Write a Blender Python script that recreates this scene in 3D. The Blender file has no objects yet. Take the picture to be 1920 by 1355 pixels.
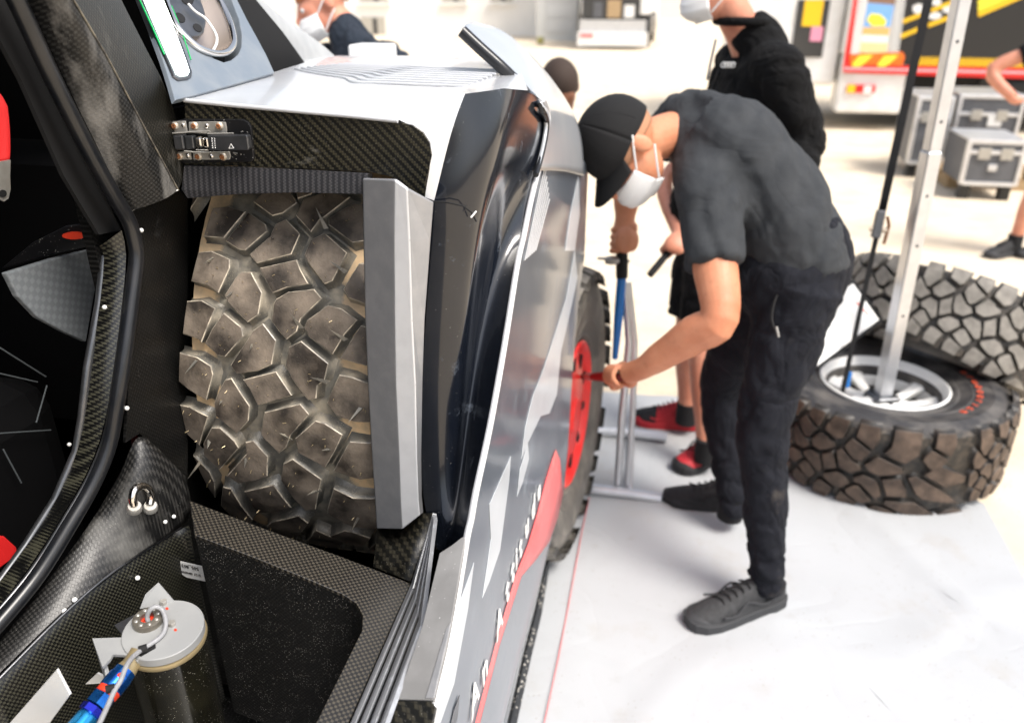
import bpy, bmesh, math, random
from math import sin, cos, radians, pi, sqrt, atan2
from mathutils import Vector, Matrix, noise
from mathutils.geometry import tessellate_polygon
random.seed(7)
V = Vector
sc = bpy.context.scene
COL = sc.collection

# ---------------------------------------------------------------- camera, sky, sun, exposure
CAM_H, PITCH, YAW, FPX = 1.7, radians(25), radians(11.7), 1493.0
cam = bpy.data.cameras.new('camera'); cam.sensor_width = 36; cam.lens = FPX/1920*36
cam.clip_start = 0.02; cam.clip_end = 500
cam.dof.use_dof = True; cam.dof.focus_distance = 1.16; cam.dof.aperture_fstop = 3.2
cam_o = bpy.data.objects.new('camera', cam); COL.objects.link(cam_o)
cam_o.location = (0, 0, CAM_H); cam_o.rotation_euler = (radians(90)-PITCH, 0, YAW)
sc.camera = cam_o
SUN_EL, SUN_AZ = radians(58), radians(118)          # azimuth clockwise from +Y
w = bpy.data.worlds.new('World'); sc.world = w; w.use_nodes = True
nt = w.node_tree; bg = nt.nodes['Background']
sky = nt.nodes.new('ShaderNodeTexSky'); sky.sky_type = 'NISHITA'; sky.sun_disc = False
sky.sun_elevation = SUN_EL; sky.sun_rotation = SUN_AZ
sky.dust_density = 4.0; sky.air_density = 1.0; sky.ozone_density = 0.6
hs_ = nt.nodes.new('ShaderNodeHueSaturation'); hs_.inputs['Saturation'].default_value = .55      # thin bright overcast
nt.links.new(sky.outputs[0], hs_.inputs['Color']); nt.links.new(hs_.outputs[0], bg.inputs[0]); bg.inputs[1].default_value = 0.14
sl = bpy.data.lights.new('sun', 'SUN'); sl.energy = 2.0; sl.angle = radians(22); sl.color = (1, 0.95, 0.88)
so = bpy.data.objects.new('sun', sl); COL.objects.link(so)
sdir = V((sin(SUN_AZ)*cos(SUN_EL), cos(SUN_AZ)*cos(SUN_EL), sin(SUN_EL)))
so.rotation_euler = sdir.to_track_quat('Z', 'Y').to_euler(); so.location = sdir*20
sc.view_settings.view_transform = 'Standard'; sc.view_settings.look = 'None'
sc.view_settings.exposure = 0.9; sc.view_settings.gamma = 1.0; sc.view_settings.use_curve_mapping = False
sc.cycles.max_bounces = 8; sc.cycles.use_denoising = True

# ---------------------------------------------------------------- helpers
def U(px, py, x=None, y=None, z=None, d=None, p=None):
    """a point of the place seen at photo pixel (px,py), on the plane x=, y=, z=, at depth d, or on plane p=(point, normal)"""
    u = (px-960)/FPX; v = -(py-677.5)/FPX
    h = cos(PITCH)+v*sin(PITCH); zz = -sin(PITCH)+v*cos(PITCH)
    r = V((-sin(YAW)*h+cos(YAW)*u, cos(YAW)*h+sin(YAW)*u, zz)); c = V((0, 0, CAM_H))
    if x is not None: t = x/r.x
    elif y is not None: t = y/r.y
    elif z is not None: t = (z-CAM_H)/r.z
    elif d is not None: t = d
    else: t = (p[0]-c).dot(p[1])/r.dot(p[1])
    return c+r*t
def plane3(a, b, c): return (a, (b-a).cross(c-a).normalized())
def lerp(a, b, t): return a+(b-a)*t

def mesh_obj(name, verts, faces, mat, parent=None, smooth=False, mats=None, fm=None):
    me = bpy.data.meshes.new(name); me.from_pydata([tuple(v) for v in verts], [], faces)
    for m in (mats or [mat]): me.materials.append(m)
    if fm: me.polygons.foreach_set('material_index', fm)
    if smooth: me.polygons.foreach_set('use_smooth', [True]*len(me.polygons))
    me.update()
    o = bpy.data.objects.new(name, me); COL.objects.link(o)
    if parent: o.parent = parent
    return o
def bm_obj(name, bm, mat, parent=None, smooth=False, angle=None):
    bmesh.ops.recalc_face_normals(bm, faces=bm.faces)
    me = bpy.data.meshes.new(name); bm.to_mesh(me); bm.free(); me.materials.append(mat)
    if smooth: me.polygons.foreach_set('use_smooth', [True]*len(me.polygons))
    o = bpy.data.objects.new(name, me); COL.objects.link(o)
    if parent: o.parent = parent
    if angle:
        me.set_sharp_from_angle(angle=radians(angle))
    return o
def bevel(o, wd, seg=2, ang=30):
    m = o.modifiers.new('bevel', 'BEVEL'); m.width = wd; m.segments = seg; m.limit_method = 'ANGLE'; m.angle_limit = radians(ang)
    m.harden_normals = False
    return o
def empty(name, loc=(0, 0, 0), label=None, cat=None, group=None):
    o = bpy.data.objects.new(name, None); COL.objects.link(o); o.location = loc; o.empty_display_size = .1
    tag(o, label, cat, group); return o
def tag(o, label=None, cat=None, group=None, kind=None):
    if label: o['label'] = label
    if cat: o['category'] = cat
    if group: o['group'] = group
    if kind: o['kind'] = kind
    return o
def put(o, parent):
    """parent while keeping world coordinates of a mesh that was built in world space"""
    o.parent = parent
    def W(q):
        m = q.matrix_basis.copy()
        return W(q.parent) @ q.matrix_parent_inverse @ m if q.parent else m
    l = W(parent)
    o.matrix_parent_inverse = l.inverted(); return o
def plate(name, pts, t, mat, parent=None, bev=0, toward=None, holes=None):
    """polygon of 3-D points given a thickness t behind its camera-facing side"""
    pts = [V(p) for p in pts]
    n = V((0, 0, 0)); c = sum(pts, V())/len(pts)
    for i in range(len(pts)): n += (pts[i]-c).cross(pts[(i+1) % len(pts)]-c)
    n.normalize(); to = (toward or V((0, 0, CAM_H)))-c
    if n.dot(to) < 0: n = -n; pts = pts[::-1]
    bm = bmesh.new()
    a = [bm.verts.new(p) for p in pts]; b = [bm.verts.new(p-n*t) for p in pts]; k = len(pts)
    if k > 4:
        for t in tessellate_polygon([pts]):
            if len(set(t)) < 3: continue
            q = (pts[t[1]]-pts[t[0]]).cross(pts[t[2]]-pts[t[0]])
            if q.dot(n) < 0: t = t[::-1]
            try: bm.faces.new([a[i] for i in t]); bm.faces.new([b[i] for i in t[::-1]])
            except ValueError: pass
    else: bm.faces.new(a); bm.faces.new(b[::-1])
    for i in range(k): bm.faces.new((a[i], b[i], b[(i+1) % k], a[(i+1) % k]))
    o = bm_obj(name, bm, mat, parent)
    if bev: bevel(o, bev)
    return o
def box(name, lo, hi, mat, parent=None, bev=0, M=None):
    bm = bmesh.new(); bmesh.ops.create_cube(bm, size=1)
    lo, hi = V(lo), V(hi)
    for v in bm.verts: v.co = V([lo[i]+(v.co[i]+.5)*(hi[i]-lo[i]) for i in range(3)])
    if M: bmesh.ops.transform(bm, matrix=M, verts=bm.verts)
    o = bm_obj(name, bm, mat, parent)
    if bev: bevel(o, bev)
    return o
def frame_at(a, b, ref=V((0, 0, 1))):
    t = (b-a).normalized()
    if abs(t.dot(ref)) > .97: ref = V((0, 1, 0))
    s = t.cross(ref).normalized(); return t, s, s.cross(t).normalized()
def smooth_path(pts, n=6):
    """Catmull-Rom through the points"""
    pts = [V(p) for p in pts]; out = []
    for i in range(len(pts)-1):
        p0 = pts[max(i-1, 0)]; p1 = pts[i]; p2 = pts[i+1]; p3 = pts[min(i+2, len(pts)-1)]
        for k in range(n):
            t = k/n
            out.append(.5*((2*p1)+(p2-p0)*t+(2*p0-5*p1+4*p2-p3)*t*t+(3*p1-p0-3*p2+p3)*t**3))
    out.append(pts[-1]); return out
def tube_data(path, rad, n=12, ref=V((0, 0, 1)), caps=True):
    path = [V(p) for p in path]
    vs, fs = [], []; m = len(path)
    prev = None
    for i, p in enumerate(path):
        a = path[max(i-1, 0)]; b = path[min(i+1, m-1)]
        t = (b-a).normalized()
        if prev is None:
            t, s, u = frame_at(a, b, ref)
        else:
            s = prev - t*prev.dot(t); s.normalize(); u = s.cross(t)
        prev = s
        r = rad[i] if isinstance(rad, (list, tuple)) else rad
        ra, rb = r if isinstance(r, (list, tuple)) else (r, r)
        for k in range(n):
            an = 2*pi*k/n; vs.append(p+s*cos(an)*ra+u*sin(an)*rb)
    for i in range(m-1):
        for k in range(n):
            fs.append((i*n+k, i*n+(k+1) % n, (i+1)*n+(k+1) % n, (i+1)*n+k))
    if caps:
        fs.append(tuple(range(n))[::-1]); fs.append(tuple(range((m-1)*n, m*n)))
    return vs, fs
def tube(name, path, rad, mat, parent=None, n=12, ref=V((0, 0, 1)), sm=True):
    vs, fs = tube_data(path, rad, n, ref)
    bm = bmesh.new(); bv = [bm.verts.new(v) for v in vs]
    for f in fs: bm.faces.new([bv[i] for i in f])
    return bm_obj(name, bm, mat, parent, smooth=sm, angle=50)
def join_tubes(name, specs, mat, parent=None, n=8):
    bm = bmesh.new()
    for path, rad in specs:
        vs, fs = tube_data(path, rad, n); bv = [bm.verts.new(v) for v in vs]
        for f in fs: bm.faces.new([bv[i] for i in f])
    return bm_obj(name, bm, mat, parent, smooth=True, angle=50)
def lathe(name, prof, mat, parent=None, n=48, M=None, closed=False, ang=35):
    """profile of (r, h) pairs turned about local Z"""
    bm = bmesh.new(); rings = []
    for r, h in prof:
        rings.append([bm.verts.new((r*cos(2*pi*k/n), r*sin(2*pi*k/n), h)) for k in range(n)])
    m = len(prof)
    for i in range(m if closed else m-1):
        A, B = rings[i], rings[(i+1) % m]
        for k in range(n): bm.faces.new((A[k], A[(k+1) % n], B[(k+1) % n], B[k]))
    if not closed:
        if prof[0][0] > 1e-5: pass
    bmesh.ops.remove_doubles(bm, verts=bm.verts, dist=1e-6)
    if M: bmesh.ops.transform(bm, matrix=M, verts=bm.verts)
    return bm_obj(name, bm, mat, parent, smooth=True, angle=ang)
def axis_matrix(loc, axis, ref=V((0, 0, 1))):
    z = V(axis).normalized()
    if abs(z.dot(ref)) > .98: ref = V((0, 1, 0))
    x = ref.cross(z).normalized(); y = z.cross(x)
    return Matrix.Translation(V(loc)) @ Matrix((x, y, z)).transposed().to_4x4()
def grid(name, rows, mat, parent=None, sub=0, thick=0, mats=None, fm=None):
    """surface through rows of points"""
    h, k = len(rows), len(rows[0]); vs = [V(p) for r in rows for p in r]
    fs = [(i*k+j, i*k+j+1, (i+1)*k+j+1, (i+1)*k+j) for i in range(h-1) for j in range(k-1)]
    o = mesh_obj(name, vs, fs, mat, parent, True, mats, fm)
    if sub:
        m = o.modifiers.new('sub', 'SUBSURF'); m.levels = m.render_levels = sub; m.boundary_smooth = 'PRESERVE_CORNERS'
    if thick:
        m = o.modifiers.new('thick', 'SOLIDIFY'); m.thickness = thick; m.offset = 0
    return o
def text_obj(name, body, size, mat, parent, M, ext=.0006, align='LEFT', shear=0, bold=0):
    cu = bpy.data.curves.new(name, 'FONT'); cu.body = body; cu.size = size; cu.extrude = ext; cu.align_x = align; cu.shear = shear; cu.offset = bold
    cu.resolution_u = 3
    o = bpy.data.objects.new(name, cu); COL.objects.link(o)
    dg = bpy.context.evaluated_depsgraph_get(); me = bpy.data.meshes.new_from_object(o.evaluated_get(dg))
    bpy.data.objects.remove(o); me.materials.clear(); me.materials.append(mat); me.transform(M)
    o = bpy.data.objects.new(name, me); COL.objects.link(o)
    if parent: o.parent = parent
    return o

# ---------------------------------------------------------------- materials
class NB:
    def __init__(s, name):
        s.m = bpy.data.materials.new(name); s.m.use_nodes = True; s.t = s.m.node_tree; s.b = s.t.nodes['Principled BSDF']
        s.co = s.n('ShaderNodeTexCoord').outputs['Object']
    def n(s, ty, **kw):
        x = s.t.nodes.new(ty)
        for k, v in kw.items(): setattr(x, k, v)
        return x
    def L(s, a, b): s.t.links.new(a, b)
    def math(s, op, a, b=None, c=None):
        x = s.n('ShaderNodeMath', operation=op)
        for i, v in enumerate((a, b, c)):
            if v is None: continue
            if isinstance(v, (int, float)): x.inputs[i].default_value = v
            else: s.L(v, x.inputs[i])
        return x.outputs[0]
    def noise(s, scale, det=4, rough=.55, dist=0, vec=None, stretch=None):
        x = s.n('ShaderNodeTexNoise'); x.inputs['Scale'].default_value = scale; x.inputs['Detail'].default_value = det
        x.inputs['Roughness'].default_value = rough; x.inputs['Distortion'].default_value = dist
        v = vec or s.co
        if stretch:
            mp = s.n('ShaderNodeMapping'); mp.inputs['Scale'].default_value = stretch; s.L(v, mp.inputs[0]); v = mp.outputs[0]
        s.L(v, x.inputs['Vector']); return x.outputs[0]
    def ramp(s, f, lo, hi):
        x = s.n('ShaderNodeMapRange'); x.inputs[1].default_value = lo; x.inputs[2].default_value = hi; x.clamp = True
        s.L(f, x.inputs[0]); return x.outputs[0]
    def mix(s, f, a, b):
        x = s.n('ShaderNodeMix', data_type='RGBA')
        for i, v in ((0, f), (6, a), (7, b)):
            if isinstance(v, (int, float)): x.inputs[i].default_value = v
            elif isinstance(v, tuple): x.inputs[i].default_value = (*v, 1) if len(v) == 3 else v
            else: s.L(v, x.inputs[i])
        return x.outputs[2]
    def bump(s, h, strength, dist=.002):
        x = s.n('ShaderNodeBump'); x.inputs['Strength'].default_value = strength; x.inputs['Distance'].default_value = dist
        s.L(h, x.inputs['Height']); s.L(x.outputs[0], s.b.inputs['Normal'])
    def set(s, **kw):
        for k, v in kw.items():
            i = s.b.inputs[k.replace('_', ' ')]
            if isinstance(v, (int, float)): i.default_value = v
            elif isinstance(v, tuple): i.default_value = (*v, 1) if len(v) == 3 else v
            else: s.L(v, i)
        return s
    def specks(s, scale, size, clump=(.40, .62)):
        x = s.n('ShaderNodeTexVoronoi'); x.inputs['Scale'].default_value = scale; s.L(s.co, x.inputs['Vector'])
        lt = s.math('LESS_THAN', x.outputs['Distance'], size)
        k = s.noise(scale*.11, 3)
        return s.math('MULTIPLY', lt, s.ramp(k, *clump))

def mat(name, col, rough=.5, metal=0, col2=None, ns=12, lo=.4, hi=.65, bump=0, bs=150, speck=0, specksc=220, speckcol=(.7, .68, .62), coat=0,
        dust=None, stretch=None, rough2=None, spec=.5, sheen=0):
    b = NB(name); c = col
    if col2: c = b.mix(b.ramp(b.noise(ns, 5, stretch=stretch), lo, hi), col, col2)
    if dust:
        dc, dl, dh, dsc = dust; f = b.ramp(b.noise(dsc, 7, .65), dl, dh); c = b.mix(f, c, dc)
        rough = b.math('ADD', b.math('MULTIPLY', f, .9-rough), rough) if isinstance(rough, float) else rough
    elif rough2: rough = b.math('ADD', b.math('MULTIPLY', b.ramp(b.noise(ns*1.7, 5), .35, .7), rough2-rough), rough)
    if speck: c = b.mix(b.specks(specksc, speck), c, speckcol)
    b.set(Base_Color=c, Roughness=rough, Metallic=metal, Coat_Weight=coat, Specular_IOR_Level=spec)
    b.b.inputs['Coat Roughness'].default_value = .08
    if sheen: b.b.inputs['Sheen Weight'].default_value = sheen
    if bump: b.bump(b.noise(bs, 4), bump)
    return b.m
def carbon(name, ax=(1, 0, 0), ay=(0, 0, 1), tow=.0034, twill=4, c1=(.010, .010, .010), c2=(.062, .056, .046), rough=.38, dust=None, speck=0, specksc=200, coat=.4):
    b = NB(name)
    def dot(a):
        x = b.n('ShaderNodeVectorMath', operation='DOT_PRODUCT'); b.L(b.co, x.inputs[0]); x.inputs[1].default_value = tuple(k/tow for k in a); return x.outputs['Value']
    u, v = dot(ax), dot(ay)
    s = b.math('ADD', b.math('FLOOR', u), b.math('FLOOR', v))
    on = b.math('LESS_THAN', b.math('FLOORED_MODULO', s, float(twill)), twill/2)
    # rounded tows
    fu = b.math('ABSOLUTE', b.math('SUBTRACT', b.math('FRACT', u), .5)); fv = b.math('ABSOLUTE', b.math('SUBTRACT', b.math('FRACT', v), .5))
    edge = b.math('MULTIPLY', b.ramp(fu, .5, .3), b.ramp(fv, .5, .3))
    f = b.math('MULTIPLY', on, b.math('ADD', b.math('MULTIPLY', edge, .7), .3))
    c = b.mix(f, c1, c2); rg = rough
    if dust:
        dc, dl, dh, dsc, st = dust; k = b.ramp(b.noise(dsc, 8, .62, stretch=st), dl, dh); c = b.mix(k, c, dc); rg = b.math('ADD', b.math('MULTIPLY', k, .5), rough)
    if speck: c = b.mix(b.specks(specksc, speck), c, (.45, .43, .39))
    b.set(Base_Color=c, Roughness=rg, Coat_Weight=coat if not dust else 0.0)
    b.b.inputs['Coat Roughness'].default_value = .2
    b.bump(f, .25, .0006)
    return b.m

def fabric(name, col, col2, big=7.0, amt=.7, dust=None, st=(1, 1, 1), weave=800):
    """cloth: soft creases, a fine weave and faint uneven colour"""
    b = NB(name); c = b.mix(b.ramp(b.noise(18, 5), .35, .7), col, col2)
    if dust: c = b.mix(b.ramp(b.noise(dust[3], 7, .65), dust[1], dust[2]), c, dust[0])
    c = b.mix(b.math('MULTIPLY', b.specks(420, .12), .5), c, tuple(min(1, 3.5*x+.02) for x in col2))
    b.set(Base_Color=c, Roughness=.92, Specular_IOR_Level=.25)
    n1 = b.noise(big, 2, .45, 1.6, stretch=st); r1 = b.math('ABSOLUTE', b.math('SUBTRACT', n1, .5))
    n2 = b.noise(big*2.3, 2, .5, 1.2, stretch=st); r2 = b.math('ABSOLUTE', b.math('SUBTRACT', n2, .5))
    h = b.math('ADD', b.math('MULTIPLY', b.ramp(r1, 0, .16), .7), b.math('MULTIPLY', b.ramp(r2, 0, .14), .25))
    h = b.math('ADD', h, b.math('MULTIPLY', b.noise(weave, 2), .02))
    b.bump(h, amt, .02); return b.m
def sheet_mat():
    b = NB('white_sheet'); c = b.mix(b.ramp(b.noise(1.6, 5), .35, .7), (.43, .445, .46), (.39, .40, .41))
    c = b.mix(b.math('MULTIPLY', b.ramp(b.noise(2.6, 7, .68), .55, .9), .8), c, (.33, .285, .23))
    c = b.mix(b.math('MULTIPLY', b.ramp(b.noise(14, 6, .7), .60, .82), .4), c, (.27, .24, .21))
    c = b.mix(b.specks(60, .10), c, (.25, .2, .15))
    b.set(Base_Color=c, Roughness=.48)
    def ridge(sc_, w_, d): return b.ramp(b.math('ABSOLUTE', b.math('SUBTRACT', b.noise(sc_, 1.5, .4, d), .5)), 0, w_)
    h = b.math('ADD', b.math('MULTIPLY', ridge(1.3, .035, .5), .8), b.math('MULTIPLY', ridge(2.9, .04, .8), .35))
    h = b.math('ADD', h, b.math('MULTIPLY', b.noise(7, 3), .5)); b.bump(h, .09, .02); return b.m
def skin_mat(name, col, col2):
    b = NB(name); c = b.mix(b.ramp(b.noise(9, 5, .6), .35, .7), col, col2)
    c = b.mix(b.math('MULTIPLY', b.ramp(b.noise(60, 4), .55, .75), .35), c, tuple(x*.72 for x in col2))
    b.set(Base_Color=c, Roughness=b.math('ADD', b.math('MULTIPLY', b.noise(70, 4), .25), .38), Subsurface_Weight=.12)
    b.b.inputs['Subsurface Radius'].default_value = (.012, .004, .002); b.b.inputs['Subsurface Scale'].default_value = 1.0
    b.bump(b.math('ADD', b.noise(420, 3), b.math('MULTIPLY', b.noise(45, 3), 1.5)), .35, .0012); return b.m
# ---------------------------------------------------------------- palette
m_sand = mat('sand_ground', (.70, .60, .46), .95, col2=(.60, .50, .37), ns=3, bump=.5, bs=120, speck=.22, specksc=60, speckcol=(.42, .34, .25))
m_sheet = sheet_mat()
m_block = mat('tread_rubber', (.030, .024, .019), .42, col2=(.25, .205, .16), ns=15, lo=.36, hi=.68, bump=.4, bs=240, speck=.08, specksc=330, speckcol=(.42, .38, .32), rough2=.75)
m_block2 = mat('tread_rubber_brown', (.040, .026, .018), .6, col2=(.13, .088, .062), ns=20, lo=.36, hi=.7, bump=.3, bs=200)
m_groove2 = mat('groove_rubber_dark', (.014, .013, .012), .5, col2=(.045, .036, .028), ns=20)
m_block3 = mat('tread_rubber_grey', (.15, .138, .12), .65, col2=(.27, .25, .22), ns=20, lo=.36, hi=.7, bump=.3, bs=200)
m_groove3 = mat('groove_rubber_mid', (.035, .033, .030), .6, col2=(.09, .08, .065), ns=20)
m_groove = mat('groove_rubber', (.115, .110, .096), .28, col2=(.34, .30, .235), ns=20, lo=.45, hi=.72, bump=.3, bs=420, speck=.2, specksc=420, speckcol=(.45, .38, .28), rough2=.5)
m_edge = mat('worn_edge_highlight', (.20, .18, .15), .35, col2=(.56, .49, .38), ns=45, lo=.40, hi=.60)  # block edge highlights painted into the colour, mixed with dusty wear
def carcass_mat(dark=False):
    b = NB('worn_carcass' if dark else 'dusty_carcass'); sx = b.n('ShaderNodeSeparateXYZ'); b.L(b.co, sx.inputs[0])
    ax = b.math('ABSOLUTE', sx.outputs[0])
    base = b.mix(b.ramp(b.noise(30, 5), .4, .68), (.115, .11, .095), (.34, .30, .23))
    tan = b.mix(b.ramp(b.noise(45, 4), .42, .6), (.66, .47, .27), (.50, .37, .23))
    if dark:
        tan = b.mix(b.ramp(b.noise(40, 5), .45, .7), (.02, .018, .016), (.10, .08, .06)); base = b.mix(b.ramp(b.noise(30, 5), .4, .68), (.014, .013, .012), (.05, .04, .03))
    f = b.math('ADD', b.ramp(ax, .085, .125), b.math('MULTIPLY', b.math('SUBTRACT', b.noise(22, 6, .7), .5), 1.6))
    c = b.mix(b.ramp(f, .35, .6), base, tan)
    # clean black rubber lower on the sidewall
    rr = b.math('SQRT', b.math('ADD', b.math('MULTIPLY', sx.outputs[1], sx.outputs[1]), b.math('MULTIPLY', sx.outputs[2], sx.outputs[2])))
    g = b.math('ADD', rr, b.math('MULTIPLY', b.math('SUBTRACT', b.noise(18, 5), .5), .05))
    c = b.mix(b.ramp(g, .432, .415), c, b.mix(b.ramp(b.noise(9, 5), .42, .7), (.09, .082, .072) if dark == 2 else (.022, .021, .023), (.22, .20, .17) if dark == 2 else (.115, .105, .095) if dark else (.06, .057, .055)))
    b.set(Base_Color=c, Roughness=.55); b.bump(b.noise(240, 4), .3); return b.m
m_carcass = carcass_mat()
m_blackrub = mat('black_rubber', (.007, .008, .010), .28, col2=(.013, .013, .014), ns=30)
m_white = mat('white_paint', (.78, .78, .77), .35, col2=(.70, .69, .66), ns=5)
m_redpaint = mat('red_paint', (.86, .02, .016), .35, col2=(.72, .03, .025), ns=14)
m_redpatch = mat('red_livery', (.72, .13, .13), .35, col2=(.66, .17, .17), ns=10)
m_silver = mat('silver_paint', (.62, .63, .65), .26, metal=.2, col2=(.66, .665, .675), ns=9, coat=.5, dust=((.55, .53, .5), .74, .97, 20))
m_trim = mat('silver_trim', (.27, .275, .285), .4, metal=.3, col2=(.31, .31, .32), ns=40, bump=.08, bs=900, speck=.06, specksc=300)
m_trim_lt = mat('silver_trim_light', (.62, .63, .65), .36, metal=.25, col2=(.58, .59, .61), ns=40, bump=.06, bs=900)
m_dark = mat('dark_gloss_paint', (.005, .007, .012), .2, metal=.0, col2=(.008, .010, .015), ns=14, coat=.6, spec=.4, dust=((.22, .26, .32), .62, .97, 24), speck=.05, specksc=140)
m_slate = mat('slate_paint', (.095, .115, .145), .28, metal=.2, col2=(.13, .15, .18), ns=5, coat=.5, dust=((.42, .47, .52), .56, .92, 5), bump=.06, bs=5)
m_shard = mat('shard_paint', (.58, .61, .64), .3, metal=.1, col2=(.52, .55, .58), ns=8, coat=.4)
m_sillgrey = mat('sill_grey', (.20, .198, .195), .45, metal=.1, col2=(.25, .248, .245), ns=18, speck=.09, specksc=160, speckcol=(.8, .8, .78), dust=((.42, .41, .39), .7, .95, 25))
m_rib_s = mat('rib_silver', (.34, .35, .37), .3, metal=.3, dust=((.6, .64, .7), .56, .8, 30))
m_rib_d = mat('rib_dark', (.012, .013, .016), .25, coat=.7)
m_bluegrey = mat('blue_grey_paint', (.155, .185, .22), .45, col2=(.20, .225, .25), ns=16, dust=((.32, .34, .36), .64, .92, 22))
m_black = mat('black_matte', (.004, .004, .0045), .8)
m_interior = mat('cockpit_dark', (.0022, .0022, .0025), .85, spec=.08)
m_blackgloss = mat('black_plastic', (.006, .006, .007), .4, speck=.14, specksc=220)
m_steel = mat('brushed_steel', (.46, .45, .42), .34, metal=.5, col2=(.38, .36, .32), ns=40, dust=((.36, .28, .18), .62, .9, 45))
m_steel_dk = mat('dark_steel', (.10, .105, .112), .32, metal=.8, col2=(.15, .15, .158), ns=30, dust=((.33, .31, .28), .70, .95, 30))
m_chrome = mat('chrome', (.75, .72, .68), .12, metal=1)
m_rust = mat('rust', (.30, .12, .04), .8, col2=(.14, .06, .03), ns=260)
m_boltw = mat('bolt_washer', (.62, .58, .5), .45, metal=.6, col2=(.45, .3, .17), ns=180)
m_alu = mat('aluminium', (.68, .69, .71), .32, metal=.75, col2=(.60, .61, .63), ns=12)
m_blue = mat('anodised_blue', (.015, .11, .45), .22, metal=.85, col2=(.03, .22, .65), ns=50)
m_bluepl = mat('blue_plastic', (.01, .16, .5), .4)
m_redan = mat('red_mark', (.7, .05, .02), .4)
m_grey_cap = mat('cap_paint', (.27, .275, .275), .42, col2=(.31, .315, .31), ns=14, speck=.05, specksc=150, speckcol=(.18, .12, .08), dust=((.22, .18, .13), .64, .9, 18))
m_brass = mat('cap_gasket', (.34, .27, .15), .35, metal=.4)
m_tank = mat('smoky_tank', (.008, .0075, .005), .14, col2=(.014, .013, .008), ns=20, speck=.13, specksc=300, speckcol=(.38, .36, .31), coat=.4)
m_wire = mat('grey_wire', (.30, .305, .315), .45, col2=(.24, .24, .25), ns=70)
m_label = mat('label_white', (.74, .74, .72), .45)
m_print = mat('print_black', (.02, .02, .02), .6)
m_redweb = mat('red_webbing', (.62, .008, .008), .7, bump=.4, bs=900)
m_skin = skin_mat('skin', (.60, .26, .145), (.50, .18, .09))
m_skin_p = skin_mat('skin_pale', (.64, .29, .19), (.54, .20, .12))
m_skin_d = skin_mat('skin_brown', (.19, .075, .035), (.15, .055, .026))
m_tee = fabric('charcoal_tee', (.031, .034, .038), (.043, .046, .050), 3.2, .26, None, (1, 1, 1.2))
m_teeblue = fabric('navy_tee', (.018, .025, .036), (.024, .031, .044), 7, .5)
m_pants = fabric('navy_work_trousers', (.006, .0068, .0105), (.0115, .0125, .0175), 5.0, .48, ((.10, .085, .07), .58, .88, 7), (1, 1, .7))
m_cap = mat('black_cap', (.0028, .0028, .0034), .9, bump=.25, bs=900)
m_jacket = fabric('black_fleece', (.0018, .0018, .0021), (.003, .003, .0034), 5, .5)
m_shorts = fabric('black_shorts', (.004, .004, .005), (.006, .006, .0075), 8, .5)
m_shoe = mat('charcoal_shoe', (.022, .0225, .024), .75, col2=(.036, .0365, .039), ns=60, bump=.35, bs=500)
m_shoe_blk = mat('black_shoe', (.012, .012, .013), .75, col2=(.022, .022, .024), ns=60, bump=.3, bs=500)
m_shoe_red = mat('red_shoe', (.50, .02, .03), .6, bump=.3, bs=500)
m_sole = mat('shoe_sole', (.032, .033, .036), .7)
m_sock = mat('black_sock', (.008, .008, .009), .9)
m_mask = mat('mask_white', (.76, .76, .75), .85, bump=.15, bs=200)
m_hair_r = mat('ginger_hair', (.46, .17, .05), .6, col2=(.34, .11, .03), ns=80, stretch=(1, 1, 6), bump=.5, bs=260)
m_hair_b = mat('dark_hair', (.035, .02, .013), .8, bump=.5, bs=400)
m_wood = mat('pallet_wood', (.42, .30, .17), .8, col2=(.34, .23, .12), ns=20)
m_case = mat('case_grey', (.085, .088, .098), .5, col2=(.11, .113, .122), ns=8)
m_yellow = mat('yellow_print', (.85, .52, .01), .5)
m_lemon = mat('lemon_print', (.90, .78, .05), .5)
m_orange = mat('orange_print', (.85, .16, .01), .5)
m_sky_bl = mat('blue_print', (.2, .42, .8), .5)
m_truckblk = mat('truck_black', (.018, .017, .016), .4)
m_strap = mat('black_strap', (.004, .004, .005), .85, bump=.3, bs=900)
m_glass = mat('dark_window', (.05, .05, .05), .2)
C_LINT = carbon('carbon_lintel', (1, 0, 0), (0, 0, 1), .0033, 4, c1=(.0025, .0025, .0018), c2=(.042, .037, .022), dust=((.26, .25, .225), .60, .95, 14, (1, 1, 2.2)), speck=0.090, specksc=325)
C_LIP = carbon('carbon_lip', (.7, 0, .7), (.7, 0, -.7), .0030, 4, c1=(.018, .018, .020), c2=(.055, .053, .056), speck=0.072, specksc=300)
C_FLAN = carbon('carbon_flange', (1, 0, 0), (0, 1, 0), .0040, 2, c1=(.007, .0065, .006), c2=(.066, .057, .043), speck=0.042, specksc=275)
C_SILL = carbon('carbon_sill', (.3, 1, 0), (0, .3, 1), .0036, 2, c1=(.0018, .0018, .0018), c2=(.042, .041, .028), speck=0.030, specksc=212)
C_SILLT = carbon('carbon_sill_top', (1, .3, 0), (-.3, 1, 0), .0038, 2, c1=(.005, .005, .005), c2=(.028, .027, .025), dust=((.22, .215, .20), .50, .92, 8, None), speck=0.072, specksc=237)
C_PILL = carbon('carbon_pillar', (.3, .95, 0), (0, 0, 1), .0033, 2, c1=(.006, .006, .006), c2=(.026, .026, .025), dust=((.34, .325, .30), .47, .78, 7, (2.0, 2.0, .5)), speck=0.048, specksc=237)
C_PILL2 = carbon('carbon_pillar_side', (0, 1, 0), (0, 0, 1), .0033, 2, c1=(.003, .003, .0025), c2=(.020, .0185, .013), dust=((.22, .21, .185), .54, .92, 9, (2.0, 2.0, .7)), speck=0.060, specksc=262)
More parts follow.
